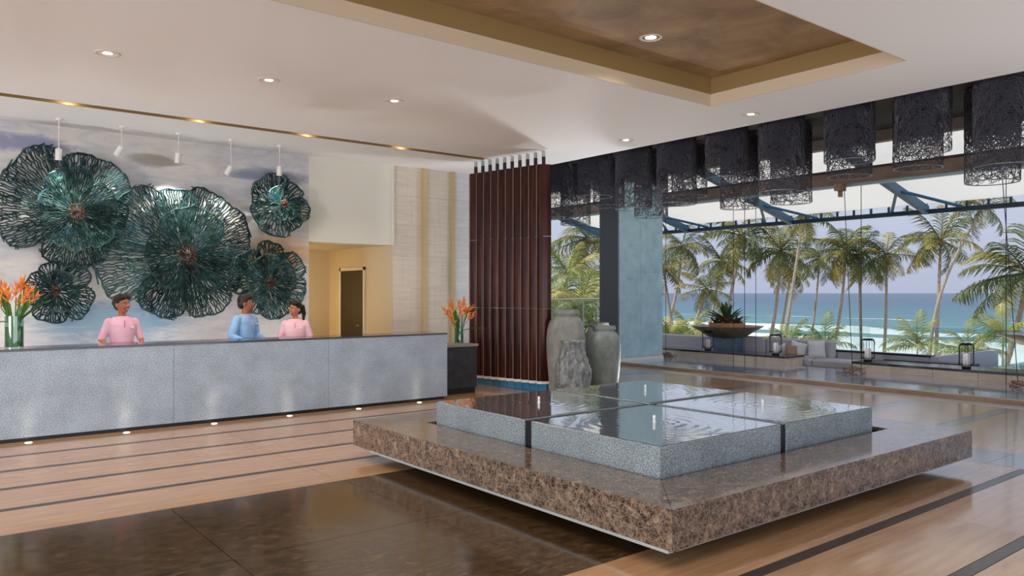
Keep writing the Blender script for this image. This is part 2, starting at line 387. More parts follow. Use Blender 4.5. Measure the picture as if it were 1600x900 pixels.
# water on fountain
m = mat('fountain_water', '#B4BCC4', .07, .75); bsdf(m).inputs['IOR'].default_value = 2.6
bsdf(m).inputs['Coat Weight'].default_value = 1.0; bsdf(m).inputs['Coat Roughness'].default_value = .02
g = N(m, 'ShaderNodeTexCoord'); wv = N(m, 'ShaderNodeTexWave'); wv.wave_type = 'RINGS'; wv.rings_direction = 'SPHERICAL'
L(m, g.outputs['Object'], wv.inputs['Vector']); wv.inputs['Scale'].default_value = 7; wv.inputs['Distortion'].default_value = 1.5; wv.inputs['Detail'].default_value = 2
nz = noise(m, g.outputs['Object'], 9, 4, .6); sm = N(m, 'ShaderNodeMath'); sm.operation = 'MULTIPLY_ADD'; L(m, wv.outputs['Fac'], sm.inputs[0]); sm.inputs[1].default_value = .35; L(m, nz, sm.inputs[2])
bump(m, sm.outputs[0], .16, .008); M['water'] = m
M['jet'] = mat('water_jet', '#F4F7F8', .1, trans=.3)

for k_, i_ in (('beige',1.7),('stripe',1.5),('band',1.8),('dmarble',1.5),('emperador',1.6),('deck',2.0),('fgranite',1.6)):
    bsdf(M[k_]).inputs['IOR'].default_value = i_
for k_, w_ in (('emperador',.18),('beige',.22),('deck',1.0),('band',.5)):
    bsdf(M[k_]).inputs['Coat Weight'].default_value = w_; bsdf(M[k_]).inputs['Coat IOR'].default_value = 1.75; bsdf(M[k_]).inputs['Coat Roughness'].default_value = .08
for k_ in ('sea',): bsdf(M[k_]).inputs['Specular IOR Level'].default_value = .12
# ================================================================== SETTING
ZC = 4.05; WY = 12.72
# ---- floor with individually laid slabs
floor = MB().box(-9, 12.93, -7, 15.6, -.12, -.012).build('floor', M['stripe'])
struct(floor, 'polished stone lobby floor of tan slabs, dark stripes and brown marble', 'floor')
J = .0025
def slab(name, x0, x1, y0, y1, mt, z1=0.0):
    MB().box(x0+J, x1-J, y0+J, y1-J, -.015, z1).build(name, mt, floor)
SW = .085                                       # half width of the dark stripes
ys = [9.25, 8.49, 7.73, 6.98]
edges = [10.02] + ys + [6.25]
for i in range(len(edges) - 1):
    a = edges[i] - (SW/2 if i else 0); b = edges[i+1] + (SW/2 if i < len(edges)-2 else 0)
    for k, x0 in enumerate((-9, -6, -3, 0, 3, 6)):
        slab('slab', x0, min(x0+3, 8.22), b, a, M['beige'])
    if i: 
        for x0, x1 in ((-9, -.5), (-.5, 8.22)): slab('stripe', x0, x1, edges[i]-SW/2, edges[i]+SW/2, M['stripe'], -.0005)
for x0, x1 in ((-9,-4.2),(-4.2,-2.75),(-2.75,-1.3),(-1.3,.15),(.15,1.6),(1.6,3.05),(3.05,4.5),(4.5,5.95)):
    for y0, y1 in ((3.34,4.8),(4.8,6.25)): slab('marble_tile', x0, x1, y0, y1, M['dmarble'])
for y0, y1 in ((3.34,4.8),(4.8,6.25)): slab('slab', 5.95, 8.22, y0, y1, M['beige'])
ey = [3.34, 2.66, 1.90, 1.14, .38, -.38, -1.14, -1.9, -2.66, -3.4, -7]
for i in range(len(ey) - 1):
    a = ey[i] - (.045 if i else 0); b = ey[i+1] + .045
    for x0 in (-9, -6, -3, 0, 3, 6): slab('slab', x0, min(x0+3, 8.22), b, a, M['beige'])
    if i:
        for x0, x1 in ((-9, -.5), (-.5, 8.22)): slab('stripe', x0, x1, ey[i]-.045, ey[i]+.045, M['stripe'], -.0005)
for y0 in range(-7, 12, 2): slab('band_slab', 8.22, 8.95, y0, min(y0+2, 12.7), M['band'])
ey = [-7, -2.7, -1.35, 0.05, 1.4, 2.8, 4.18, 5.45, 6.77, 8.1, 9.45, 10.8, 12.7]
for i in range(len(ey) - 1):
    a = ey[i] + .09; b = ey[i+1] - .09
    slab('slab', 8.95, 10.7, a, b, M['beige']); slab('slab', 10.7, 12.4, a, b, M['beige'])
    if i: slab('stripe', 8.95, 12.4, ey[i]-.09, ey[i]+.09, M['band'], -.0005)
for y0 in range(-7, 13, 2): slab('kerb_slab', 12.4, 12.93, y0, y0+2, M['kerb'])
slab('slab', -9, 8.22, 10.02, 12.7, M['beige'])

# ---- reception wall, bulkhead, niche, travertine
w = MB(); w.box(-9, 5.54, WY, WY+.25, 0, ZC)
struct(w.build('wall_back', M['mural']), 'reception wall with painted mural in pale greys and blues', 'wall')
w = MB(); w.box(5.54, 7.19, WY, WY+.25, 2.55, ZC); w.box(7.19, 7.215, WY-.03, WY+.02, 2.55, ZC)
struct(w.build('wall_bulkhead', M['bulk']), 'plain cream bulkhead above the niche opening', 'wall')
w = MB(); w.box(7.20, 7.4, WY+.03, 15.6, 0, ZC); w.box(5.3, 5.53, WY+.25, 15.6, 0, 2.9); w.box(5.3, 7.4, 15.46, 15.7, 0, 2.9)
w.box(5.3, 7.2, WY+.25, 15.6, 2.56, 2.75)
struct(w.build('wall_niche', M['niche']), 'warm lit plaster niche behind the reception desk', 'wall')
tw = MB(); tw.box(7.4, 9.5, WY+.06, WY+.25, 0, ZC)
tw = struct(tw.build('wall_travertine', M['trav']), 'travertine clad wall with vertical brass strips', 'wall')
random.seed(3)
for x0, x1, y, mt in ((7.215, 7.84, WY+.02, 'trav'), (7.93, 8.50, WY-.0, 'trav'), (8.56, 9.5, WY-.02, 'travcool')):
    zs = [0, .55, 1.15, 1.75, 2.35, 2.95, 3.5, ZC]
    for a, b in zip(zs, zs[1:]):
        xm = x0 + (x1-x0)*random.choice((.35, .5, .65))
        for p, q in ((x0, xm), (xm, x1)):
            MB().box(p+.001, q-.001, y, WY+.07, a+.0015, b-.0015).build('stone_panel', M[mt], tw)
for x0 in (7.84, 8.50): MB().box(x0, x0+.075, WY-.06, WY+.07, 0, ZC).build('brass_strip', M['brass'], tw)
# door in the niche
dr = struct(thing('door_1', 'dark timber door in the side of the warm niche', 'door', (7.2, 14.36, 0)))
fr = MB()
fr.box(-.03, .02, -.56, -.50, 0, 2.17); fr.box(-.03, .02, .50, .56, 0, 2.17); fr.box(-.03, .02, -.56, .56, 2.11, 2.17)
fr.build('door_frame', M['bulk'], dr)
MB().box(-.012, .02, -.50, .50, 0, 2.11).build('door_leaf', M['door'], dr)
h = MB(); h.cone((-.012,-.40,1.0), .012, (-.06,-.40,1.0), .012); h.cone((-.055,-.40,1.0), .011, (-.055,-.28,1.0), .011)
h.build('door_handle', M['steel'], dr)
nl = bpy.data.lights.new('niche_lamp', 'POINT'); nl.energy = 26; nl.color = (1, .66, .32); nl.shadow_soft_size = .08
nlo = bpy.data.objects.new('niche_lamp', nl); C.objects.link(nlo); nlo.location = (5.75, 14.8, 1.35)
# wall lamp that gives the niche its glow
wl_ = thing('wall_lamp', 'small wall lamp glowing inside the warm niche', 'lamp', (5.53, 14.2, 1.9))
MB().box(0, .02, -.05, .05, -.08, .08).build('back_plate', M['steel'], wl_)
MB().lathe([(.05,-.12),(.07,.02),(.07,.12)], .10, 0, 16).build('lamp_shade', M['lampglow'], wl_)

# ---- ceiling with coffer and light slot
cx0, cx1, cy0, cy1 = -2.0, 8.13, 3.70, 6.17
c = MB(); T = ZC + .35
c.box(-9, 9.5, -7, cy0, ZC, T); c.box(-9, cx0, cy0, cy1, ZC, T); c.box(cx1, 9.5, cy0, cy1, ZC, T)
c.box(-9, 9.5, cy1, 11.02, ZC, T); c.box(-9, 9.5, 11.20, 13.0, ZC, T); c.box(8.2, 9.5, 11.02, 11.20, ZC, T)
c.box(-9, 8.2, 11.02, 11.20, ZC+.10, T)
ceil = struct(c.build('ceiling', M['ceil']), 'smooth off-white lobby ceiling with a recessed rectangular coffer', 'ceiling')
c = MB()                                        # cream lip around the coffer
t = .012
c.box(cx0, cx1, cy1-t, cy1+.001, ZC, ZC+.15); c.box(cx1-t, cx1+.001, cy0, cy1, ZC, ZC+.15); c.box(cx0, cx1, cy0-.001, cy0+t, ZC, ZC+.15); c.box(cx0-.001, cx0+t, cy0, cy1, ZC, ZC+.15)
c.build('coffer_lip', M['lip'], ceil)
c = MB(); g_ = .0
c.box(cx0-.3, cx1+.3, cy0-.3, cy1+.3, T+.001, T+.05)
c.build('coffer_ceiling', M['gold'], ceil)
c = MB()
t = .014
for a in ((cx0, cx1, cy1-t, cy1), (cx1-t, cx1, cy0, cy1), (cx0, cx1, cy0, cy0+t), (cx0, cx0+t, cy0, cy1)):
    c.box(a[0], a[1], a[2], a[3], ZC+.152, T+.001)
c.build('coffer_frieze', M['goldtrim'], ceil)
MB().box(-9, 8.2, 11.022, 11.198, ZC+.085, ZC+.10).box(-9, 8.2, 11.185, 11.1995, ZC-.001, ZC+.085).box(-9, 8.2, 11.0205, 11.032, ZC-.001, ZC+.085).build('light_slot', M['goldtrim'], ceil)
# dark void above the pendants and the header over the opening
struct(MB().box(9.5, 12.93, -7, 15.6, 4.40, 4.6).build('ceiling_void', M['soffit']), 'dark brown soffit above the black pendants', 'ceiling')
hd = struct(MB().box(12.93, 13.10, -7, 15.6, 4.22, 4.75).build('trim_1', M['header']), 'grey header beam along the open terrace side', 'beam')
struct(MB().box(9.40, 9.5, WY-.05, WY+2.9, 0, 4.45).build('wall_end', M['travcool']), 'short return wall behind the brown screen', 'wall')

def lamp(name, loc, energy, col=(1,.88,.74), size=1.6, blend=.6, target=(0,0,-1)):
    l = bpy.data.lights.new(name, 'SPOT'); l.energy = energy; l.color = col; l.spot_size = size; l.spot_blend = blend; l.shadow_soft_size = .05
    o = bpy.data.objects.new(name, l); C.objects.link(o); o.location = loc
    o.rotation_euler = Vector(target).to_track_quat('-Z', 'Y').to_euler(); return o
ring_me = MB().loft([[(r*math.cos(2*PI*j/24), r*math.sin(2*PI*j/24), z) for j in range(24)] for r, z in ((.066,.004),(.072,-.004),(.090,-.004),(.094,.004))], caps=False).mesh('trim_ring', M['lampring'], True)
bulb_me = MB().lathe([(.02,.012),(.066,.010),(.060,.002),(.02,-.001)], n=20).mesh('lens', M['lampglow'], True)
dl = [((1.60,8.55,ZC), 'round recessed ceiling downlight at far left above the reception floor'),
      ((3.23,8.50,ZC), 'round recessed ceiling downlight in the middle of the reception ceiling row'),
      ((4.81,8.45,ZC), 'round recessed ceiling downlight nearest the brown screen in the reception row'),
      ((8.92,6.11,ZC), 'round recessed ceiling downlight just outside the coffer corner'),
      ((8.89,8.36,ZC), 'round recessed ceiling downlight above the stone urns'),
      ((6.31,5.57,T), 'round downlight set in the gold coffer ceiling')]
for loc, lab in dl + [((x, 8.5, ZC), None) for x in (0.0,-1.6,-3.2)] + [((x, 1.6, ZC), None) for x in (1.6,0,-1.6)] + [((x, 4.95, T), None) for x in (1.0,3.6)]:
    if lab:
        o = thing('downlight', lab, 'light', loc, 0, 'recessed ceiling downlights')
        link('trim_ring', ring_me, o, (0,0,0), (0,0,0), (1.35,1.35,1.2)); link('lens', bulb_me, o, (0,0,0), (0,0,0), (1.35,1.35,1.2))
    else: link('recessed_lamp', bulb_me, ceil, loc)
    lamp('downlight_beam', (loc[0], loc[1], loc[2]-.02), 115, size=2.4, blend=.9)
for x in (1.64, 3.25, 4.84, 6.49):
    vis = True
    o = thing('slot_light', ('small warm light in the ceiling slot, %s' % {1.64:'leftmost of the four', 3.25:'second of four from the left', 4.84:'third of four from the left', 6.49:'nearest the brown screen'}[x]) if vis else 'small warm light in the ceiling slot outside the view', 'light', (x, 11.11, ZC+.085), 0, 'slot lights')
    MB().box(-.10, .10, -.03, .03, -.012, 0).build('lens', M['lampglow'], o)
    MB().box(-.12, .12, -.045, -.032, -.02, 0).build('housing', M['lampring'], o)
    lamp('slot_beam', (x, 11.11, ZC+.05), 70, (1,.78,.5), 2.2, .9)

# ---- outdoors: ground, sea
prof = [(12.93,-.25),(18,-.45),(26,-.8),(34,-1.7),(42,-2.7),(52,-3.9),(62,-4.7),(72,-5.4),(110,-6.5)]
gv = []; gf = []
YS = [-400,-120,-60,-30,-15,0,15,30,45,60,90,150,500]
for x, z in prof:
    for y in YS: gv.append((x, y, z + .25*math.sin(x*.4+y*.3)*(1 if x > 20 else 0)))
n = len(YS)
for i in range(len(prof)-1):
    for j in range(n-1): gf.append((i*n+j, (i+1)*n+j, (i+1)*n+j+1, i*n+j+1))
struct(smooth_angle(MB().add(gv, gf).build('ground', M['sand'])), 'sandy ground falling to the beach', 'ground')
struct(MB().box(-60, 12.9, -60, 60, -.5, -.13).build('ground_forecourt', M['paving']), 'pale forecourt paving around the lobby', 'ground')
sea = MB(); gx = [60,75,90,105,120,135,150,175,200,240,300,400,600,1000,2500,8000,40000]; gy = [-40000,-8000,-2000,-500,-200,-100,-50,0,50,100,200,500,2000,8000,40000]
sea.add([(x, y, -5.0) for x in gx for y in gy], [(i*len(gy)+j, (i+1)*len(gy)+j, (i+1)*len(gy)+j+1, i*len(gy)+j+1) for i in range(len(gx)-1) for j in range(len(gy)-1)])
tag(sea.build('sea', M['sea']), 'turquoise sea with white breaking surf behind the palms', 'sea', kind='stuff')

# ================================================================== RECEPTION DESK
desk = thing('reception_desk', 'long grey granite reception desk with dark top and floor uplights', 'desk', (1, 10.05, 0))
CY = 10.05
MB().box(-5.6, 6.62, CY+.03, CY+.55, .03, 1.0).build('body', M['cab'], desk, True)
for a, b in zip((-5.6,-3.51,-1.47,.58,2.62,4.67), (-3.51,-1.47,.58,2.62,4.67,6.66)):
    MB().box(a+.002, b-.002, CY, CY+.03, .045, 1.005).build('granite_panel', M['granite'], desk, True)
MB().box(6.62, 6.66, CY+.031, CY+.55, .045, 1.005).build('end_panel', M['granite'], desk, True)
MB().box(-5.6, 6.60, CY+.02, CY+.5, 0, .044).build('plinth', M['dark'], desk, True)
MB().cbox(-5.6, 6.66, CY-.004, CY+.56, 1.006, 1.03, .004).build('top', M['ctop'], desk, True)
MB().box(-5.6, 6.62, CY+.56, CY+.95, .70, .74).build('work_shelf', M['cabtop'], desk, True)
for i, x in enumerate((1.08, 2.07, 3.08, 4.07, 5.09, 6.10)):
    up = thing('floor_uplight', 'small warm uplight in the floor before the desk, %s' % ['first from left','second from left','third from left','fourth from left','fifth from left','rightmost','out of view','out of view'][i], 'light', (x, 9.965, 0), 0, 'uplights along the desk')
    link('trim_ring', ring_me, up, (0,0,.004), (PI,0,0), (.42,.42,.5)); link('lens', bulb_me, up, (0,0,.004), (PI,0,0), (.5,.5,.3))
    lamp('uplight_beam', (x, 9.975, .012), 5.0, (1,.76,.45), .95, 1.0, (0,.12,1))
for x, y, e_, lab in ((1.2,12.05,60,'first from left'),(3.0,12.05,60,'second from left'),(4.8,12.05,60,'third from left'),(-.6,12.05,60,'out of view at left')):  # unseen uplights, added to brighten the mural wall and ceiling
    up = thing('added_uplight', 'added floor uplight hidden behind the reception desk, %s' % lab, 'light', (x, y, 0), 0, 'added uplights behind the desk')
    link('trim_ring', ring_me, up, (0,0,.004), (PI,0,0)); link('lens', bulb_me, up, (0,0,.004), (PI,0,0), (1,1,.3))
    lamp('uplight_beam', (x, y, .03), e_, (.98,.98,1), 2.6, 1.0, (0,-.1,1))
for x, y, e_, lab in ((10.4,10.9,230,'behind the tallest urn'),(10.35,9.35,190,'behind the grey-green urn'),(8.6,1.2,170,'beyond the right end of the fountain')):  # more hidden uplights, added only to lift the ceiling brightness
    up = thing('floor_uplight', 'added unseen floor uplight %s' % lab, 'light', (x, y, 0), 0, 'added ceiling uplights')
    link('trim_ring', ring_me, up, (0,0,.004), (PI,0,0)); link('lens', bulb_me, up, (0,0,.004), (PI,0,0), (1,1,.3))
    lamp('uplight_beam', (x, y, .03), e_, (.97,.98,1), 3.0, 1.0, (-.15,-.1,1))
# side cabinet
cab = thing('side_cabinet', 'charcoal stone side cabinet at the right end of the desk', 'cabinet', (7.2, 10.6, 0))
MB().cbox(6.90, 7.46, 10.42, 10.95, .0, .10, .003).build('plinth', M['dark'], cab, True)
MB().box(6.88, 7.48, 10.40, 10.97, .10, .77).build('body', M['cab'], cab, True)
MB().cbox(6.86, 7.50, 10.38, 10.99, .771, .81, .004).build('top', M['cabtop'], cab, True)

# ---- vases of orange flowers
def petal(mb, p0, d, ln, wd, up=(0,0,1)):
    p0 = Vector(p0); d = Vector(d).normalized(); s = d.cross(Vector(up)); s = s.normalized() if s.length > .01 else Vector((1,0,0))
    nrm = s.cross(d)
    A = [p0, p0 + d*ln*.35 + s*wd, p0 + d*ln*.35 - s*wd, p0 + d*ln*.35 + nrm*wd*.8, p0 + d*ln*.35 - nrm*wd*.3, p0 + d*ln]
    mb.add(A, [(0,1,3),(0,3,2),(5,3,1),(5,2,3),(0,4,1),(0,2,4),(5,1,4),(5,4,2)])
random.seed(11)
def flower_mesh(k):
    b = MB()
    for i in range(7):
        a = i*2.4 + k; t = i/6
        petal(b, (0,0,t*.10), (math.cos(a)*(.75-.4*t), math.sin(a)*(.75-.4*t), .75+.3*t), .11+.03*math.sin(i*1.7+k), .014)
    return b.mesh('flower', M['orange'])
flowers = [flower_mesh(k) for k in range(3)]
def vase(loc, R, H, fh, label, nfl, leaves):
    v = thing('flower_vase', label, 'vase', loc)
    MB().loft([[(r*math.cos(2*PI*j/28), r*math.sin(2*PI*j/28), z) for j in range(28)] for r, z in ((R,.0),(R,H),(R*.95,H),(R*.95,.015),(.001,.015))], caps=False).build('glass', M['greenglass'], v, smooth=False)
    MB().lathe([(R*.93,.02),(R*.93,H*.68)], n=28).build('leaf_lining', M['leaf'], v, smooth=False)
    for i in range(nfl):
        a = i*2.39996; rr = .3 + .7*((i+.5)/nfl)**.5; tip = Vector((math.cos(a)*rr*fh*.36, math.sin(a)*rr*fh*.36, H + (fh)*(.95 - .55*rr*rr) - .1 + .04*math.sin(i*5)))
        base = Vector((math.cos(a)*R*.4, math.sin(a)*R*.4, H*.6)); mid = (base + tip)/2 + Vector((0,0,.04))
        st = MB().tube([base, mid, tip], .006, 5).build('stem', M['stem'], v)
        d = (tip - mid).normalized(); q = d.to_track_quat('Z', 'Y').to_euler()
        link('flower', flowers[i % 3], v, tip, q, (fh/.42,)*3)
    for i, (a, ln, tl) in enumerate(leaves):
        b = MB(); P = []
        for t in range(7):
            s = t/6; r = ln*s*math.cos(tl) ; P.append(Vector((R*.5 + r, 0, H*.8 + ln*s*math.sin(tl) - .25*ln*s*s*math.cos(tl))))
        wd = [.008,.03,.04,.042,.036,.022,.002]
        for t in range(6):
            for sg in (1,-1):
                p, q = P[t], P[t+1]
                b.add([p, q, q + Vector((0,sg*wd[t+1],.012)), p + Vector((0,sg*wd[t],.012))], [(0,1,2,3)])
        b.build('leaf', M['leaf'], v).rotation_euler = (0,0,a)
camdir = math.atan2(-RT[1], -RT[0])
right = math.atan2(RT[1], RT[0])
vase((.975, 10.25, 1.031), .093, .36, .44, 'glass vase of orange flowers on the left end of the desk', 15, [(right, .5, .75), (right+PI, .45, .1), (right+PI*.9, .5, 1.2), (right+1.2, .5, 1.1)])
vase((7.27, 10.62, .811), .075, .25, .50, 'small glass vase of orange flowers on the charcoal cabinet', 13, [(right, .42, .35), (right+PI, .4, 1.1), (right+.3, .55, 1.25), (right+2, .45, 1.2)])

# ================================================================== CORAL WALL ART
AY = 12.66
def fan(parent, cx, cz, sx, sz, a0, a1, R, d0, curl, seed, name='petal', mt='coral', spacing=3.5, r0f=.10, w=1.25):
    rnd = random.Random(seed); a0 = math.radians(a0); a1 = math.radians(a1); mb = MB(); am = (a0+a1)/2; ah = (a1-a0)/2
    ph = rnd.random()*6; k1 = rnd.choice((3,4,5)); rip = rnd.uniform(.03,.06)
    def Rt(th):
        t = (th-am)/ah
        return R*(1 - .30*abs(t)**5 + .022*math.sin(k1*(th-am)*2+ph) + .012*math.sin(17*th+ph))
    def P(th, r):
        q = r/R; t = (th-am)/ah
        y = AY - (d0 + curl*q*q + rip*math.sin(k1*1.6*th+ph)*q + .05*q*t*t*(1 if seed % 2 else -1)) 
        return Vector((cx + r*math.cos(th)*sx, min(y, WY-.02), cz + r*math.sin(th)*sz))
    def seg(p, q, wd):
        d = q - p
        if d.length < 1e-5: return
        s = Vector((d.z, 0, -d.x)); s = s.normalized()*wd if s.length > 1e-6 else Vector((wd,0,0)); o = Vector((0,-wd*1.3,0)); bk = Vector((0,wd*.5,0))
        mb.add([p+s+bk, p-s+bk, p+o, q+s+bk, q-s+bk, q+o], [(0,3,5,2),(2,5,4,1),(1,4,3,0)])
    scl = (sx+sz)/2; W = w*scl
    r = R*r0f; n = max(3, int((a1-a0)*r/spacing*1.3))
    ths = [a0 + (a1-a0)*(i+.5)/n for i in range(n)]; dr = 5.0
    cur = [(t, P(t, r)) for t in ths]
    while cur:
        nr = r + dr*rnd.uniform(.85,1.15); nxt = []; m_ = len(cur)
        for i, (t, p) in enumerate(cur):
            lo = cur[i-1][0] if i else 2*a0 - t; hi = cur[i+1][0] if i < m_-1 else 2*a1 - t
            gap = (hi - lo)/2; lim = Rt(t)
            if r >= lim - 1e-6: continue
            rr = min(nr, lim)
            t2 = t + (rnd.uniform(-.30,.30) + .42*math.sin(rr*.42 + 2.2*math.sin(t*9+ph) + ph))*spacing/rr + ((lo+hi)/2 - t)*.35
            t2 = max(a0, min(a1, t2))
            if gap*rr > 1.55*spacing and rr < lim:
                for dd in (-.27, .27):
                    t3 = max(a0, min(a1, t2 + dd*gap)); q = P(t3, rr); seg(p, q, W*.9); nxt.append((t3, q))
            else:
                q = P(t2, rr); seg(p, q, W); 
                if rr < lim - 1e-6: nxt.append((t2, q))
                if i < m_-1 and rnd.random() < .30: seg(q, cur[i+1][1], W*.85)
        nxt.sort(key=lambda a_: a_[0]); cur = nxt; r = nr
        if r > R*1.2: break
    # thick outer rim, running down the sides
    rim = []
    for s in (.55,.7,.85): rim.append(P(a0, Rt(a0)*s))
    K = max(12, int((a1-a0)*R/5))
    for i in range(K+1): t = a0 + (a1-a0)*i/K; rim.append(P(t, Rt(t)*(1+.008*math.sin(i*2.1))))
    for s in (.85,.7,.55): rim.append(P(a1, Rt(a1)*s))
    for p, q in zip(rim, rim[1:]): seg(p, q, W*1.35)
    return mb.build(name, M[mt], parent)
def rosette(px, pz, sx, sz, cx, label, back, front, seed):
    root = thing('coral_wall_sculpture', label, 'wall art', (0,0,0))
    root.location = (cx, WY-.03, pz)
    n0 = len(bpy.data.objects)
    objs = []
    for i, (a0, a1, R, d) in enumerate(back): objs.append(fan(root, cx, pz, sx, sz, a0, a1, R, d, .12, seed+i, w=1.12))
    for i, (a0, a1, R, d) in enumerate(front): objs.append(fan(root, cx, pz, sx, sz, a0, a1, R, d, .14, seed+50+i, spacing=2.9, w=.88))
    objs.append(fan(root, cx, pz, sx, sz, 0, 359, min(b[2] for b in front)*.22, .27, .05, seed+90, 'heart', 'copper', 2.2, .1, .6))
    mt = MB()
    mt.cone((cx, WY, pz), .03, (cx, WY-.3, pz), .02); objs.append(mt.build('wall_fixing', M['black'], root))
    for o in objs:
        for v in o.data.vertices: v.co.x -= cx; v.co.y -= WY-.03; v.co.z -= pz
def wz(px, py):      # point on the wall plane seen at a photo position
    u = (px-800)/FPX; rx = FW[0]+u*RT[0]; ry = FW[1]+u*RT[1]; tt = AY/ry
    return rx*tt, CAMH + (458-py)/FPX*tt
for (px, py, sx, sz, lab, back, front, seed) in (
    (116, 333, .0082, .0088, 'large teal coral-like wall sculpture at top left, cut by the picture edge',
     [(98,222,120,.03),(12,108,99,.06),(222,318,90,.04),(-48,26,80,.10)], [(-38,66,62,.20),(186,300,64,.22),(60,150,70,.16),(284,340,66,.17),(135,196,60,.18)], 100),
    (287, 399, .0094, .0098, 'largest teal coral-like wall sculpture in the middle of the mural',
     [(108,178,128,.03),(168,222,136,.06),(212,274,104,.04),(266,326,102,.06),(-12,98,112,.05),(78,124,104,.08),(-42,4,100,.03)],
     [(22,142,74,.24),(128,250,68,.30),(-80,26,70,.22),(238,296,88,.18)], 210),
    (84, 454, .0081, .0088, 'small dark teal coral-like wall sculpture at lower left beside the flowers',
     [(52,132,46,.05),(122,226,46,.08),(216,302,52,.05),(292,372,60,.07),(6,66,58,.09)], [(20,150,32,.2),(140,260,34,.22),(250,380,36,.18)], 320),
    (413, 442, .0103, .0104, 'blue-green coral-like wall sculpture above the man at lower right',
     [(4,62,67,.05),(56,112,66,.03),(102,206,62,.08),(196,264,54,.06),(254,330,59,.05),(318,372,64,.08)], [(60,160,44,.2),(150,250,40,.22),(240,330,44,.2),(-25,70,42,.18)], 430),
    (434, 321, .0106, .0105, 'small bronze coral-like wall sculpture at top right of the mural',
     [(68,184,51,.05),(174,296,52,.07),(-46,26,46,.06),(20,76,42,.03),(282,330,44,.09)], [(90,190,30,.2),(180,280,28,.22),(280,380,27,.18)], 540)):
    x, z = wz(px, py); rosette(px, z, sx, sz, x, lab, back, front, seed)

# ---- pendant wall-washer spots in front of the mural
for i, (px, py, zc, tilt, yy) in enumerate(((92,192,3.55,.0,12.469),(190,203,3.58,.5,12.43),(279,213,3.55,.05,12.40),(361,222,3.50,.45,12.36),(437,231,3.50,-.05,12.35))):
    x = (1.716, 2.514, 3.30, 4.08, 4.872)[i]; y = 12.15
    x = x * y / yy
    hang = (.42,.30,.30,.42,.34)[i]
    sp = thing('pendant_spotlight', 'small white pendant spotlight before the mural, %s' % ('leftmost of five','second from the left','middle one of five','fourth from the left','rightmost, above the small bronze sculpture')[i], 'light', (x, y, ZC), 0, 'pendant spotlights')
    MB().lathe([(.04,0),(.04,-.03)], n=16).build('canopy', M['white'], sp)
    MB().tube([(0,0,-.03),(0,0,-hang)], .006, 5).build('cord', M['white'], sp)
    b = MB().lathe([(.02,.01),(.042,0),(.042,-.15),(.036,-.15),(.036,-.13)], n=18).build('lamp_head', M['white'], sp, loc=(0,0,-hang), smooth=False)
    b.rotation_euler = (.25, tilt, 0)
    lamp('spot_beam', (x, y, ZC-hang-.17), 120, (1,.93,.84), 1.25, .7, (-.5*tilt, .62, -1))

# ================================================================== PEOPLE
def remesh(mb, voxel, mat_, name, parent, iters=2):
    o = mb.build(name, mat_, None)
    md = o.modifiers.new('r', 'REMESH'); md.mode = 'VOXEL'; md.voxel_size = voxel
    sm_ = o.modifiers.new('s', 'SMOOTH'); sm_.iterations = iters; sm_.factor = .5
    dg = bpy.context.evaluated_depsgraph_get(); me = bpy.data.meshes.new_from_object(o.evaluated_get(dg))
    o.modifiers.clear(); o.data = me; me.polygons.foreach_set('use_smooth', [True]*len(me.polygons))
    if not me.materials: me.materials.append(mat_)
    if parent: o.parent = parent
    return o
def ringz(cx, cy, z, rx, ry, n=20): return [(cx + rx*math.cos(2*PI*j/n), cy + ry*math.sin(2*PI*j/n), z) for j in range(n)]
M['hair'] = mat('dark_hair', '#231815', .45); M['eyew'] = mat('eye_white', '#EDE8E4', .3); M['pupil'] = mat('pupil', '#1C1210', .2)
M['teeth'] = mat('teeth', '#F2EDE6', .3); M['lips'] = mat('lips', '#9A4A44', .5); M['badge'] = mat('white_badge', '#F4F4F4', .4)
M['trouser'] = mat('navy_cloth', '#2A3350', .8); M['shoe'] = mat('black_shoe', '#141414', .4)
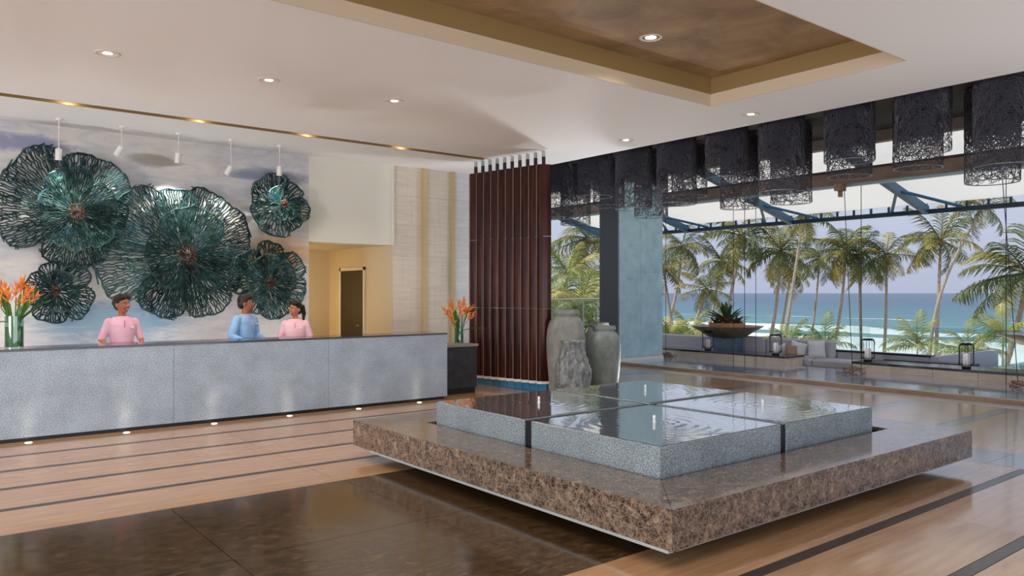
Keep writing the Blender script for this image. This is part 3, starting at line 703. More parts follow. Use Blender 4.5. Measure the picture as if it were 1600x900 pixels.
def person(label, loc, rz, head_rz, S, male, skin, shirt_c, trim_c, hairstyle, sash=None, lean=0):
    p = thing('person', label, 'person', loc, rz); p.scale = (S,)*3
    sk = nmat('skin_tone', [(.3, skin[0]), (.7, skin[1])], 6, (1,1,1), .5); cl = nmat('shirt_cloth', [(.3, shirt_c[0]), (.7, shirt_c[1])], 5, (1,1,1), .85); tc = mat('collar_trim', trim_c, .8)
    HR = Matrix.Translation((0,.0,1.45)) @ Matrix.Scale(1.07, 4) @ Matrix.Rotation(head_rz, 4, 'Z') @ Matrix.Rotation(.04, 4, 'X') @ Matrix.Translation((0,0,-1.45))
    b = MB(); sw = 1.12 if male else 1.0
    # head (turned on the neck)
    n0 = 0
    b.ell((0,.012,1.545), (.074,.094,.098), 20, 14); b.ell((0,-.022,1.478), (.058,.066,.072), 18, 12); b.ell((0,-.052,1.437), (.026,.026,.022))
    b.cap((0,-.085,1.535), .009, (0,-.104,1.502), .0135, 8); b.ell((.012,-.094,1.498),(.009,.01,.008)); b.ell((-.012,-.094,1.498),(.009,.01,.008))
    for s in (1,-1):
        b.ell((s*.075,.012,1.510), (.010,.020,.032)); b.ell((s*.034,-.070,1.492), (.022,.016,.02)); b.cap((s*.012,-.082,1.545), .010, (s*.05,-.066,1.546), .009, 8)
    b.ell((0,-.080,1.462), (.026,.012,.012))
    b.xf(HR)
    b.cap((0,.016,1.30), .054*sw, (0,.0,1.45), .047*sw)
    tor = [(.78,.160,.105),(.88,.158,.108),(.98,.132,.094),(1.08,.138,.100),(1.18,.160,.110),(1.26,.172*sw,.104),(1.315,.150*sw,.086),(1.345,.115,.07),(1.37,.075,.058)]
    b.loft([ringz(0,.01,z,rx-.008,ry-.008) for z, rx, ry in tor])
    for s in (1,-1):
        sh = (s*.165*sw, .01, 1.305); el = (s*.243*sw, .03, 1.06); wr = (s*.205*sw, -.17, .985)
        b.cap((s*.158*sw, .01, 1.285), .038*sw, el, .034*sw); b.cap(el, .038*sw, wr, .025*sw)
        pc = Vector(wr) + Vector((-s*.01, -.05, -.012)); b.ell(pc, (.036,.050,.016))
        for k in range(4):
            fx = pc.x + s*(.028 - .0185*k); ln = (.055,.066,.070,.060)[::-1][k]
            q0 = (fx, pc.y-.035, pc.z); q1 = (fx, pc.y-.035-ln*.55, pc.z-.004); q2 = (fx, pc.y-.035-ln, pc.z-.02)
            b.cap(q0, .0088, q1, .0085, 8); b.cap(q1, .0085, q2, .0072, 8)
        t0 = (pc.x - s*.026, pc.y+.01, pc.z); t1 = (pc.x - s*.052, pc.y-.02, pc.z-.004); t2 = (pc.x - s*.058, pc.y-.045, pc.z-.012)
        b.cap(t0, .0105, t1, .0098, 8); b.cap(t1, .0098, t2, .008, 8)
        b.cap((s*.085,.01,.84), .082, (s*.09,-.005,.47), .052); b.cap((s*.09,-.005,.47), .052, (s*.09,.025,.09), .036); b.cap((s*.09,.03,.04), .034, (s*.095,-.12,.03), .028)
    body = remesh(b, .009, sk, 'body', p)
    # shirt
    b = MB(); b.loft([ringz(0,.01,z,rx+.010,ry+.010) for z, rx, ry in tor[(1 if male else 2 if False else 1):]])
    for s in (1,-1):
        sh = Vector((s*.158*sw,.01,1.295)); el = Vector((s*.243*sw,.03,1.06))
        b.cap(sh, .056*sw, sh + (el-sh)*.3, .054*sw); b.cone(sh, .056*sw, sh + (el-sh)*(1.0), .050*sw, 16)
        if male: b.cone(el + Vector((0,.02,0)), .052, (s*.205*sw,-.15,.99), .040, 14); b.ell(el, (.054,.054,.054))
    remesh(b, .010, cl, 'shirt', p, 3)
    # neckline trim, placket, badge
    b = MB(); ring = [(.088*math.cos(2*PI*j/20), .004+.064*math.sin(2*PI*j/20) , 1.372 - .022*max(0,-math.sin(2*PI*j/20))) for j in range(21)]
    b.tube(ring, .010 if male else .006, 6)
    b.box(-.006,.006,-.121,-.106,1.22,1.31); b.build('collar', tc, p)
    MB().box(.065,.115,-.128,-.112,1.222,1.238).build('name_badge', M['badge'], p)
    if sash:
        b = MB(); b.loft([ringz(0,.01,z,r1,r2) for z, r1, r2 in ((.90,.170,.122),(.97,.150,.112),(1.03,.148,.110))], caps=False); b.build('waist_sash', mat('sash_cloth', sash, .8), p)
    if male:
        b = MB(); b.loft([ringz(0,.01,z,r1,r2) for z, r1, r2 in ((.74,.165,.115),(.90,.166,.116))])
        for s in (1,-1): b.cone((s*.085,.01,.80), .088, (s*.09,.0,.45), .066, 14); b.cone((s*.09,.0,.47), .067, (s*.09,.025,.07), .052, 14)
        remesh(b, .012, M['trouser'], 'trousers', p, 2)
    else:
        MB().loft([ringz(0,.01,z,r1,r2,28) for z, r1, r2 in ((.10,.200,.170),(.5,.190,.155),(.78,.176,.122),(.96,.146,.108))]).build('skirt', cl, p, smooth=True)
    for s in (1,-1): MB().cap((s*.09,.035,.042), .045, (s*.096,-.13,.034), .038).build('shoe', M['shoe'], p, smooth=True)
    # hair
    b = MB(); b.ell((0,.026,1.560), (.083,.094,.097), 20, 14); b.ell((0,.055,1.510), (.074,.060,.075))
    if hairstyle == 'short': b.ell((0,-.03,1.605), (.066,.058,.045)); 
    else: b.ell((.03,-.02,1.607), (.056,.06,.040)); b.ell((-.03,-.02,1.607), (.056,.06,.040))
    if hairstyle == 'bun': b.ell((0,.125,1.530), (.042,.036,.042))
    if hairstyle == 'tail':
        b.cap((0,.10,1.575), .028, (0,.155,1.545), .036); b.cap((0,.155,1.545), .036, (0,.175,1.44), .034); b.cap((0,.175,1.44), .034, (0,.155,1.31), .014)
    b.xf(HR); remesh(b, .010, M['hair'], 'hair', p, 2)
    for s in (1,-1):
        ey = MB().ell((s*.031,-.078,1.522), (.011,.007,.0055), 12, 8).xf(HR).build('eye', M['eyew'], p, smooth=True)
        MB().ell((s*.031,-.085,1.522), (.0062,.003,.0052), 10, 6).xf(HR).build('pupil', M['pupil'], ey, smooth=True)
        MB().cap((s*.014,-.091,1.551), .0042, (s*.050,-.077,1.550), .003, 6).xf(HR).build('eyebrow', M['hair'], p)
    mo = MB().tube([(-.030,-.079,1.470),(-.016,-.092,1.461),(0,-.096,1.458),(.016,-.092,1.461),(.030,-.079,1.470)], [.003,.007,.008,.007,.003], 8).xf(HR).build('lips', M['lips'], p, smooth=True)
    MB().tube([(-.022,-.088,1.4675),(-.011,-.097,1.463),(0,-.100,1.462),(.011,-.097,1.463),(.022,-.088,1.4675)], [.002,.005,.0055,.005,.002], 6).xf(HR).build('teeth', M['teeth'], mo, smooth=True)
    return p
person('smiling woman in a pink tunic standing behind the desk at left', (2.24, 11.05, 0), .05, .45, .985, False, ('#A0644A','#BC8062'), ('#F4B4D0','#F9D0E0'), '#E080B0', 'bun', '#E868C0')
person('man in a pale blue shirt with pink collar turned to his right-hand colleague', (3.86, 11.05, 0), .55, .55, .985, True, ('#8E5640','#AA6E52'), ('#7FB0E6','#A5CBF2'), '#E79AB8', 'short')
person('woman in a pink tunic with a long ponytail facing the man in blue', (4.58, 11.0, 0), -.45, -.75, .925, False, ('#AC6C50','#C88A6A'), ('#F5BCCA','#F9D2DA'), '#E890A8', 'tail')

# ================================================================== BROWN SCREEN
A = Vector((8.17, 11.50, 0)); B = Vector((8.50, 9.78, 0)); tdir = (B-A).normalized(); ndir = Vector((-tdir.y, tdir.x, 0))
if ndir.x > 0: ndir = -ndir
scr = thing('fin_screen', 'tall oxblood metal screen of overlapping vertical fins beside the desk', 'screen', tuple((A+B)/2))
NF = 10; pitch = (B-A).length/NF
def finpath(c, th0=.0):
    pts = []
    for k in range(9):
        s = -1 + 2*k/8; pts.append(c + tdir*(s*.105) + ndir*(.085*(1-s*s) - .055*s))
    return pts
for i in range(NF):
    c = A + tdir*(pitch*(i+.5)); P = finpath(c)
    for j, (z0, z1) in enumerate(((.165,1.385),(1.39,2.605),(2.61,3.82))):
        sec = P + [p - ndir*.018 for p in reversed(P)]
        MB().loft([[(p.x, p.y, z) for p in sec] for z in (z0, z1)]).build('fin', M['fin'], scr, True)
    e0 = P[0]; ed = [e0 - tdir*.010 + ndir*.004, e0 + tdir*.016 + ndir*.022, e0 + tdir*.012 - ndir*.024, e0 - tdir*.012 - ndir*.024]
    MB().loft([[(p.x, p.y, z) for p in ed] for z in (.165, 3.815)]).build('lit_edge', M['finedge'], scr, True)
    sec = [p + ndir*.004 for p in P] + [p - ndir*.022 for p in reversed(P)]
    MB().loft([[(p.x, p.y, z) for p in sec] for z in (.12, .164)]).build('foot_sleeve', M['white'], scr, True)
    q = [c - tdir*.082 + ndir*.03, c + tdir*.082 + ndir*.03, c + tdir*.082 - ndir*.03, c - tdir*.082 - ndir*.03]
    MB().loft([[(p.x, p.y, z) for p in q] for z in (0, .119)]).build('plinth_panel', M['plinthreflect'], scr, True)
    MB().cone((c.x, c.y, 3.821), .032, (c.x, c.y, 3.95), .032, 12).build('post', M['dark'], scr, True)
    MB().cone((c.x, c.y, 3.951), .030, (c.x, c.y, ZC-.004), .030, 12).build('post_cap', M['steel'], scr, True)

# ================================================================== WIRE PENDANTS
def wire_mesh(z0, z1, R, seed, n):
    rnd = random.Random(seed); mb = MB(); Hh = z1 - z0
    for i in range(n):
        u = rnd.random() if i % 3 == 0 else 1 - .55*rnd.random()**1.2
        z = z0 + Hh*u; a = rnd.random()*2*PI; hd_ = rnd.random()*2*PI; rr = R*(1 + rnd.uniform(-.02,.025)); st = .045; prev = None; turn = rnd.uniform(-.7,.7)
        for k in range(rnd.randint(4,7)):
            p = Vector((rr*math.cos(a), rr*math.sin(a), z)); 
            if prev is not None:
                d = p - prev; nn = Vector((p.x, p.y, 0)).normalized(); s = d.cross(nn).normalized()*.0036; o = nn*.005
                mb.add([prev+s, prev-s, prev+o, p+s, p-s, p+o], [(0,3,5,2),(2,5,4,1),(1,4,3,0)])
            prev = p; a += st*math.cos(hd_)/rr; z += st*math.sin(hd_); hd_ += turn + rnd.uniform(-.5,.5)
            if z < z0 or z > z1: hd_ = -hd_; z = min(max(z, z0), z1)
    return mb.mesh('wire_drum', M['blackwire'])
RP = .315
ptop = 4.36
kinds = {}
for kd, zb in (('S', 3.44), ('L', 3.13)):
    hh = ptop - zb
    kinds[kd] = (hh, wire_mesh(-hh, 0, RP, 5 if kd == 'S' else 6, int(1900*hh)), MB().torus((0,0,-hh), RP, .007, 40, 6).mesh('bottom_ring', M['wirering'], True),
                 MB().torus((0,0,0), RP, .008, 40, 6).mesh('top_ring', M['blackwire'], True),
                 MB().loft([ringz(0,0,z,RP*.86,RP*.86,28) for z in (-hh*.45, -.02)], caps=False).mesh('inner_liner', M['liner'], True))
rod_me = MB().cone((0,0,0), .012, (0,0,.04), .012, 8).mesh('suspension', M['black'])
ordw = ['first','second','third','fourth','fifth','sixth','seventh','eighth','ninth']
for row, X_, lst in (('near', 10.1, [(3.482,'L'),(4.403,'S'),(5.368,'S'),(6.40,'L'),(7.362,'S'),(8.354,'L'),(9.314,'L'),(10.274,'S'),(11.348,'L')]),
                     ('far', 11.4, [(4.082,'L'),(5.041,'S'),(6.059,'S'),(7.048,'L'),(8.045,'L'),(9.129,'S'),(10.061,'L'),(11.2,'S'),(12.2,'L')])):
    for i, (y, kd) in enumerate(lst):
        hh, wm, br, tr_, ln = kinds[kd]
        o = thing('wire_pendant', '%s black woven-wire drum pendant, %s from the right in the %s row' % ('long' if kd == 'L' else 'short', ordw[i], row), 'pendant lamp', (X_, y, ptop), i*1.3 + (X_ > 11)*.6, 'black wire drum pendants')
        link('wire_drum', wm, o); link('bottom_ring', br, o); link('top_ring', tr_, o); link('inner_liner', ln, o); link('suspension', rod_me, o)

# ================================================================== FOUNTAIN
fx0, fx1, fy0, fy1 = 3.55, 7.83, 2.97, 7.07; zb, zt = .124, .371
ft = thing('fountain', 'low floating marble fountain bench with four granite water blocks', 'fountain', (5.69, 5.02, 0))
MB().box(4.35, 7.05, 3.75, 6.30, 0, .10).build('plinth', M['dark'], ft, True)
b = MB(); b.box(fx0+.05, fx1-.05, fy0+.05, fy1-.05, .10, .16); b.build('core', M['dark'], ft, True)
# platform slabs: four mitred sides of top stone around the pit, vertical faces as panels
px0, px1, py0, py1 = 4.06, 7.29, 3.49, 6.50
def prism(poly, z0, z1): return MB().loft([[(x, y, z) for x, y in poly] for z in (z0, z1)])
th = .03
for poly in ([(fx0,fy0),(px0,py0),(px0,py1),(fx0,fy1)], [(fx0,fy0),(fx1,fy0),(px1,py0),(px0,py0)], [(fx1,fy0),(fx1,fy1),(px1,py1),(px1,py0)], [(fx0,fy1),(px0,py1),(px1,py1),(fx1,fy1)]):
    cxp = sum(p[0] for p in poly)/4; cyp = sum(p[1] for p in poly)/4
    q = [(p[0]+(cxp-p[0])*.0012, p[1]+(cyp-p[1])*.0012) for p in poly]
    o = prism(q, zt-th, zt).build('top_slab', M['emperador'], ft, True)
for a, b_ in ((fy0, 4.33), (4.33, 5.78), (5.78, fy1)):
    MB().box(fx0, fx0+th, a+.001, b_-.001, zb, zt-th-.001).build('side_panel', M['emperador'], ft, True)
    MB().box(fx1-th, fx1, a+.001, b_-.001, zb, zt-th-.001).build('side_panel', M['emperador'], ft, True)
for a, b_ in ((fx0+th, 5.0), (5.0, 6.4), (6.4, fx1-th)):
    MB().box(a+.001, b_-.001, fy0, fy0+th, zb, zt-th-.001).build('side_panel', M['emperador'], ft, True)
    MB().box(a+.001, b_-.001, fy1-th, fy1, zb, zt-th-.001).build('side_panel', M['emperador'], ft, True)
b = MB(); b.box(fx0+.001, fx0+.05, fy0+.03, fy1-.35, zb-.020, zb-.001); b.build('steel_edge', M['edge'], ft, True)
b = MB(); b.box(fx0+.05, fx1-.002, fy0+.002, fy0+.05, zb-.008, zb-.001); b.build('steel_edge', M['steel'], ft, True)
MB().box(fx0+th, fx1-th, fy0+th, fy1-th, zt-.16, zt-.13).build('pit_floor', M['dark'], ft, True)
b = MB()
b.box(px0-.02, px0, py0, py1, zt-.14, zt-th); b.box(px1, px1+.02, py0, py1, zt-.14, zt-th); b.box(px0, px1, py0-.02, py0, zt-.14, zt-th); b.box(px0, px1, py1, py1+.02, zt-.14, zt-th)
b.build('pit_wall', M['dark'], ft, True)
BZ = .585
MB().box(4.115, 7.06, 4.931, 5.019, zt-.13, .575).build('gap_shade', M['dark'], ft, True)  # near-black filler stands in for shade in the gaps between blocks
MB().box(5.581, 5.659, 3.555, 6.36, zt-.13, .5745).build('gap_shade', M['dark'], ft, True)
blocks = [((4.10,5.58),(3.54,4.93)), ((5.66,7.08),(3.54,4.93)), ((4.10,5.58),(5.02,6.38)), ((5.66,7.08),(5.02,6.38))]
for (x0, x1), (y0, y1) in blocks:
    k = MB().cbox(x0, x1, y0, y1, zt-.12, BZ, .006).build('granite_block', M['fgranite'], ft, True)
    cx_, cy_ = (x0+x1)/2, (y0+y1)/2
    wmb = MB(); n = 40                           # rippled water film
    for i in range(n+1):
        for j in range(n+1):
            u = x0+.012+(x1-x0-.024)*i/n; v = y0+.012+(y1-y0-.024)*j/n; r = math.hypot(u-cx_, v-cy_)
            edge = min(1, 8*min(i, n-i, j, n-j)/n)
            wmb.v.append((u-cx_, v-cy_, BZ+.003+.0012*edge*math.sin(r*62)*math.exp(-r*1.6)))
    for i in range(n):
        for j in range(n): wmb.f.append((i*(n+1)+j, (i+1)*(n+1)+j, (i+1)*(n+1)+j+1, i*(n+1)+j+1))
    wo_ = wmb.build('water_film', M['water'], k, smooth=True); wo_.location = (cx_-5.69, cy_-5.02, 0)
    jb = MB().lathe([(.022,BZ+.002),(.013,BZ+.010),(.010,BZ+.03),(.014,BZ+.050),(.008,BZ+.062)], cx_, cy_, 12)
    jb.build('water_jet', M['jet'], k, True, True)

# ================================================================== URNS
def urn(label, loc, prof, mt, rough=False):
    def lump(j, z):
        if not rough: return 0
        t_ = 2*PI*j/64
        return .030*math.sin(7*t_ + 3*math.sin(z*9)) * math.cos(z*34 + 2*math.sin(t_*5)) + .022*math.sin(13*t_ + z*41)
    o = MB().loft([[(r*(1+lump(j, z))*math.cos(2*PI*j/64), r*(1+lump(j, z))*math.sin(2*PI*j/64), z) for j in range(64)] for r, z in prof], caps=False)
    root = thing('stone_urn', label, 'urn', loc)
    body = o.build('body', M[mt], root, smooth=True)
    return root
def pr(R, H, rimR, neckR, w):
    P = [(.001,0),(R*.78,0),(R*.82,.02)]
    for k, q in ((.12,.87),(.25,.92),(.4,.97),(.55,1.0),(.66,.995),(.75,.96),(.81,.90),(.86,.82),(.895,.735)): P.append((R*q, H*k))
    P += [(neckR, H*.915),(neckR, H*.93),(rimR*1.02,H*.945),(rimR*1.05,H*.965),(rimR*.98,H*.985),(rimR*1.02,H),(rimR*.86,H),(neckR*.85,H*.92),(R*.8,H*.7),(R*.6,H*.1),(.001,H*.1)]
    return P
urn('tallest smooth grey stone urn right beside the brown screen', (8.71, 9.56, 0), pr(.325, 1.37, .225, .215, 0), 'urn')
def rp():
    P = [(.001,0),(.215,0),(.235,.03)]
    for k in range(1, 41):
        s = k/40; P.append((.245+.045*math.sin(PI*min(1,s*1.25))**1 - .10*max(0,s-.55)**1.0*1.9*.8, .03+.80*s))
    P += [(.175,.85),(.19,.86),(.20,.88),(.19,.90),(.16,.90),(.14,.8),(.2,.5),(.15,.1),(.001,.1)]
    return P
urn('short rough chiselled stone urn in front of the tallest urn', (8.33, 8.98, 0), rp(), 'rough', True)
urn('smooth grey-green stone urn standing right of the rough one', (9.50, 9.45, 0), pr(.29, 1.086, .195, .185, 0), 'urn2')
urn('stone urn half hidden behind the grey-green urn', (10.08, 10.15, 0), pr(.26, 1.11, .175, .165, 0), 'urn')

# ================================================================== PIER AND TERRACE
pier = struct(MB().box(13.03, 14.60, 12.53, 13.10, .06, 4.5).build('wall_pier', M['darkcol']), 'charcoal pier faced with blue slate beside the terrace', 'pier')
for x0, x1 in ((13.06,13.80),(13.80,14.58)):
    for z0, z1 in ((.14,2.15),(2.15,4.5)): MB().box(x0+.002, x1-.002, 12.49, 12.53, z0+.002, z1-.002).build('slate_panel', M['bluecol'], pier)
MB().box(13.03, 14.60, 12.48, 12.53, .06, .135).build('skirting', M['white'], pier)
for k in range(60): MB().box(13.018, 13.03, 12.53, 13.10, .14+k*.072, .14+k*.072+.045).build('rib', M['darkcol'], pier)
ZD = .06
kb = struct(MB().box(12.93, 13.05, -7, 15.6, -.1, ZD).build('trim_2', M['kerb']), 'tan stone kerb at the terrace edge', 'kerb')
dk = struct(MB().box(13.05, 15.35, -7, 15.6, -.2, ZD-.02).build('floor_terrace', M['stripe']), 'glossy grey timber terrace deck', 'deck')
y = 1.0
plank = MB().box(0, 2.3, 0, .148, -.02, 0).mesh('plank', M['deck'])
while y < 13.6:
    if not (12.3 < y < 13.2 and False): link('plank', plank, dk, (13.05, y, ZD))
    y += .155
def ledge(y0, y1, label, name='bench_ledge'):
    r = thing(name, label, 'ledge', (15.3, (y0+y1)/2, ZD))
    MB().box(15.36, 16.05, y0+.01, y1-.01, -.2, .20).build('body', M['ledge'], r, True)
    n = max(1, round((y1-y0)/.75)); s = (y1-y0)/n
    for i in range(n): MB().box(15.335, 15.36, y0+i*s+.003, y0+(i+1)*s-.003, ZD, .195).build('front_panel', M['ledge'], r, True)
    MB().cbox(15.31, 16.1, y0-.01, y1+.01, .20, .245, .004).build('top', M['ctop'], r, True)
    return r
ledge(9.62, 15.2, 'low timber ledge with dark top below the bronze planter bowl')
ledge(1.0, 8.08, 'long low timber ledge with dark top carrying the two right-hand lanterns')
# sunken lounge floor and back wall
struct(MB().box(15.35, 18.2, -4, 15.5, -.6, -.32).build('floor_lounge', M['paving']), 'sunken lounge paving beyond the ledges', 'floor')
bw = thing('lounge_wall', 'low grey lounge wall with a dark cap before the sea', 'wall', (17.1, 8.4, -.32))
MB().box(17.0, 17.16, 7.27, 9.7, -.32, .29).build('body', M['fabric'], bw, True); MB().box(16.98, 17.2, 7.25, 9.72, .291, .33).build('cap', M['dark'], bw, True)
MB().box(17.0, 20.2, 7.10, 7.26, -.32, .31).build('return_wall', M['fabric'], bw, True)
bn = thing('lounge_table', 'dark low table slab behind the right-hand ledge', 'table', (16.5, 7.2, -.32))
MB().box(16.3, 16.7, 6.2, 7.9, .20, .25).build('table_top', M['dark'], bn, True)
for yy in (6.35, 7.75): MB().box(16.4, 16.6, yy-.04, yy+.04, -.32, .20).build('leg', M['dark'], bn, True)
# sofa
so = thing('lounge_sofa', 'grey outdoor sofa in the sunken lounge', 'sofa', (16.6, 10.2, -.32))
MB().cbox(16.12, 16.9, 8.2, 12.0, -.32, .0, .02).build('base', M['fabric'], so, True)
for a in (8.22, 9.48, 10.74): MB().cbox(16.12, 16.76, a, a+1.24, .001, .16, .04).build('seat_cushion', M['fabric'], so, True)
for a in (9.3, 10.2, 11.1): 
    b = MB().cbox(16.77, 16.95, a, a+.88, .161, .56, .05).build('back_cushion', M['fabric'], so, True)
def cushion(label, loc, w_, rz, tilt, mt, rx=0):
    b = MB(); n = 12
    for sgn in (1,-1):
        base_ = len(b.v)
        for i in range(n+1):
            for j in range(n+1):
                u = -1+2*i/n; v = -1+2*j/n; pin = 1 - .10*(u*u*v*v) - .05*(u*u if abs(v) < .9 else 0) 
                b.v.append((u*w_*.5*(1-.06*(1-v*v)), sgn*.5*w_*.30*((1-u**4)*(1-v**4))**.6, v*w_*.5*(1-.06*(1-u*u))))
        for i in range(n):
            for j in range(n):
                q = (base_+i*(n+1)+j, base_+(i+1)*(n+1)+j, base_+(i+1)*(n+1)+j+1, base_+i*(n+1)+j+1); b.f.append(q if sgn < 0 else q[::-1])
    o = b.build('cushion', M[mt], None, smooth=True); o.location = loc; o.rotation_euler = (tilt, rx, rz)
    return tag(o, label, 'cushion', 'sofa cushions')
ca = ANG - PI/2
p = at(1276, 553, 17.6); cushion('large square pale grey cushion standing at the sofa end', (p.x, p.y, .165+.20), .40, ca, -.12, 'cushion')
p = at(1247, 548, 18.0); cushion('pale grey cushion leaning second from the sofa end', (p.x, p.y, .165+.17), .36, ca-.3, -.3, 'cushion', .25)
p = at(1236, 550, 17.9); cushion('small tan patterned cushion among the grey ones', (p.x, p.y, .165+.14), .28, ca, -.3, 'cushion2', .1)
p = at(1223, 551, 18.1); cushion('pale cushion leaning beside the black lantern', (p.x, p.y, .165+.14), .28, ca+.3, -.3, 'cushion', -.3)
# pale back bench near the pier
p = thing('lounge_bench_back', 'pale mauve bench back beside the blue pier', 'bench', (17.2, 13.6, -.32))
MB().cbox(17.0, 17.35, 12.6, 15.4, -.32, .48, .03).build('backrest', M['fabric'], p, True); MB().box(16.4, 17.0, 12.6, 15.4, -.32, .18).build('seat', M['fabric'], p, True)
# lanterns
def lantern_parts():
    w_ = .125; H_ = .46; fr = MB()
    for i in range(14):
        a = 2*PI*i/14; fr.tube([(w_*.55*math.cos(a), w_*.55*math.sin(a), .03),(w_*math.cos(a), w_*math.sin(a), .07),(w_*math.cos(a), w_*math.sin(a), H_-.06),(w_*.8*math.cos(a), w_*.8*math.sin(a), H_-.02)], .0035, 4)
    cage = fr.mesh('cage', M['black'])
    base_ = MB().lathe([(.07,0),(.08,.005),(.08,.03),(.07,.035)], n=20).mesh('base', M['black'])
    top = MB(); top.torus((0,0,H_-.02), w_*.82, .010, 28, 6); top.torus((0,0,.07), w_, .006, 28, 6)
    hoop = MB().tube([(-w_*1.05,0,.05),(-w_*1.08,0,H_-.07),(-w_*.95,0,H_-.02),(-w_*.7,0,H_),(w_*.7,0,H_),(w_*.95,0,H_-.02),(w_*1.08,0,H_-.07),(w_*1.05,0,.05)], .012, 6)
    return cage, base_, top.mesh('ring', M['black']), hoop.mesh('hoop_handle', M['black']), MB().lathe([(.055,.036),(.06,.05),(.06,.25),(.05,.27)], n=18).mesh('candle_glass', M['candle'], True)
LP = lantern_parts()
for px, yy, lab in ((1106, 11.46, 'black wire lantern with white candle in front of the bronze bowl'), (1212, 9.85, 'black wire lantern at the end of the left ledge by the sofa'),
                    (1356, 7.72, 'black wire lantern on the right ledge in front of the lounge wall'), (1510, 5.92, 'black wire lantern on the right ledge nearest the turquoise pool')):
    o = thing('wire_lantern', lab, 'lantern', (15.6, yy, .2455), ANG-PI/2, 'terrace lanterns')
    u = (px-800)/FPX; rx = FW[0]+u*RT[0]; ry = FW[1]+u*RT[1]; o.location.y = 15.6*ry/rx
    for nm, me in zip(('cage','base','ring','hoop_handle','candle_glass'), LP): link(nm, me, o)
# bowls
def bowl(label, loc, R, plant):
    o = thing('planter_bowl', label, 'planter', loc)
    zr = .80 - loc[2]
    MB().loft([ringz(0,0,z,r,r,48) for r, z in ((.25,zr-.30),(.45,zr-.27),(R*.75,zr-.13),(R,zr),(R*1.0,zr+.012),(R*.97,zr+.010),(R*.7,zr-.09),(.3,zr-.12),(.01,zr-.12))], caps=True).build('dish', M['bowl'], o, smooth=True)
    MB().box(-.10,.52,-.34,.34,0,zr-.27).build('pedestal', M['pedestal'], o)
    MB().lathe([(.42,zr-.1),(.46,zr+.09),(.43,zr+.09),(.40,zr-.05)], n=32).build('liner', M['bowlrim'], o, smooth=True)
    return o, zr
B1, zr = bowl('wide shallow bronze planter bowl on a blue tiled pedestal', (16.55, 12.05, -.32), .90, True)
B2, _ = bowl('second shallow bronze bowl cut off by the right picture edge', (20.9, 6.0, -.32), .98, False)
B2.location = at(1627, 532, 19.5); B2.location.z = -.52
for o_ in [c_ for c_ in B2.children if c_.name.startswith('liner')]: bpy.data.objects.remove(o_)
for o_ in B2.children: o_.data.materials[0] = M['ctop']
def blade_mesh(ln, wd, droop, mt, name):
    b = MB(); P = []
    for t in range(7):
        s = t/6; P.append(Vector((ln*s*(1-.15*s), 0, ln*(.0*s) - droop*ln*s*s)))
    wds = [.5,.9,1,.9,.7,.4,.02]
    for t in range(6):
        p, q = P[t], P[t+1]
        for sg in (1,-1): b.add([p, q, q+Vector((0,sg*wd*wds[t+1],wd*.35*wds[t+1])), p+Vector((0,sg*wd*wds[t],wd*.35*wds[t]))], [(0,1,2,3)])
    return b.mesh(name, mt)
ag = blade_mesh(.72, .06, .12, M['agave'], 'agave_leaf'); ru = blade_mesh(.40, .032, .2, M['rust'], 'bromeliad_leaf')
pl = thing('bowl_plant', 'spiky dark green agave with rust bromeliads in the bronze bowl', 'plant', (B1.location.x, B1.location.y, -.32+zr+.06))
rnd = random.Random(8)
for i in range(26):
    link('agave_leaf', ag, pl, (0,0,.02), (0, -math.radians(rnd.uniform(15,80)), i*2.4), (rnd.uniform(.85,1.15),)*3)
for k in range(5):
    a = k*1.25; c_ = (.30*math.cos(a), .30*math.sin(a), .0)
    for i in range(9): link('bromeliad_leaf', ru, pl, c_, (0, -math.radians(rnd.uniform(15,70)), i*2.4), (rnd.uniform(.8,1.1),)*3)
# pool
pool = thing('pool', 'small turquoise pool beyond the right-hand ledge', 'pool', (21, 3.5, -.3))
MB().box(18.3, 25.5, -2, 6.95, -.7, -.03).build('basin', M['pedestal'], pool, True); MB().box(18.35, 25.4, -1.95, 6.85, -.03, .0).build('water_surface', M['pool'], pool, True)
# glass balustrade far side with clamps
for k, (y0, y1) in enumerate(((9.9,11.3),(11.33,12.7),(8.5,9.87),(7.1,8.47),(5.7,7.07),(4.3,5.67))):
    g_ = thing('glass_balustrade', 'clear frameless glass balustrade panel before the beach, %s from the pier' % ('third','second','fourth','fifth','sixth','seventh')[k], 'balustrade', (25.8, (y0+y1)/2 + 3.4, -.8), 0, 'glass balustrade panels')
    MB().box(-.006,.006,(y0-y1)/2*1.45,(y1-y0)/2*1.45,.05,1.35).build('pane', M['pane'], g_)
    for s in (-.8,.8): MB().box(-.02,.02,s-.03,s+.03,0,.12).build('clamp', M['steel'], g_)
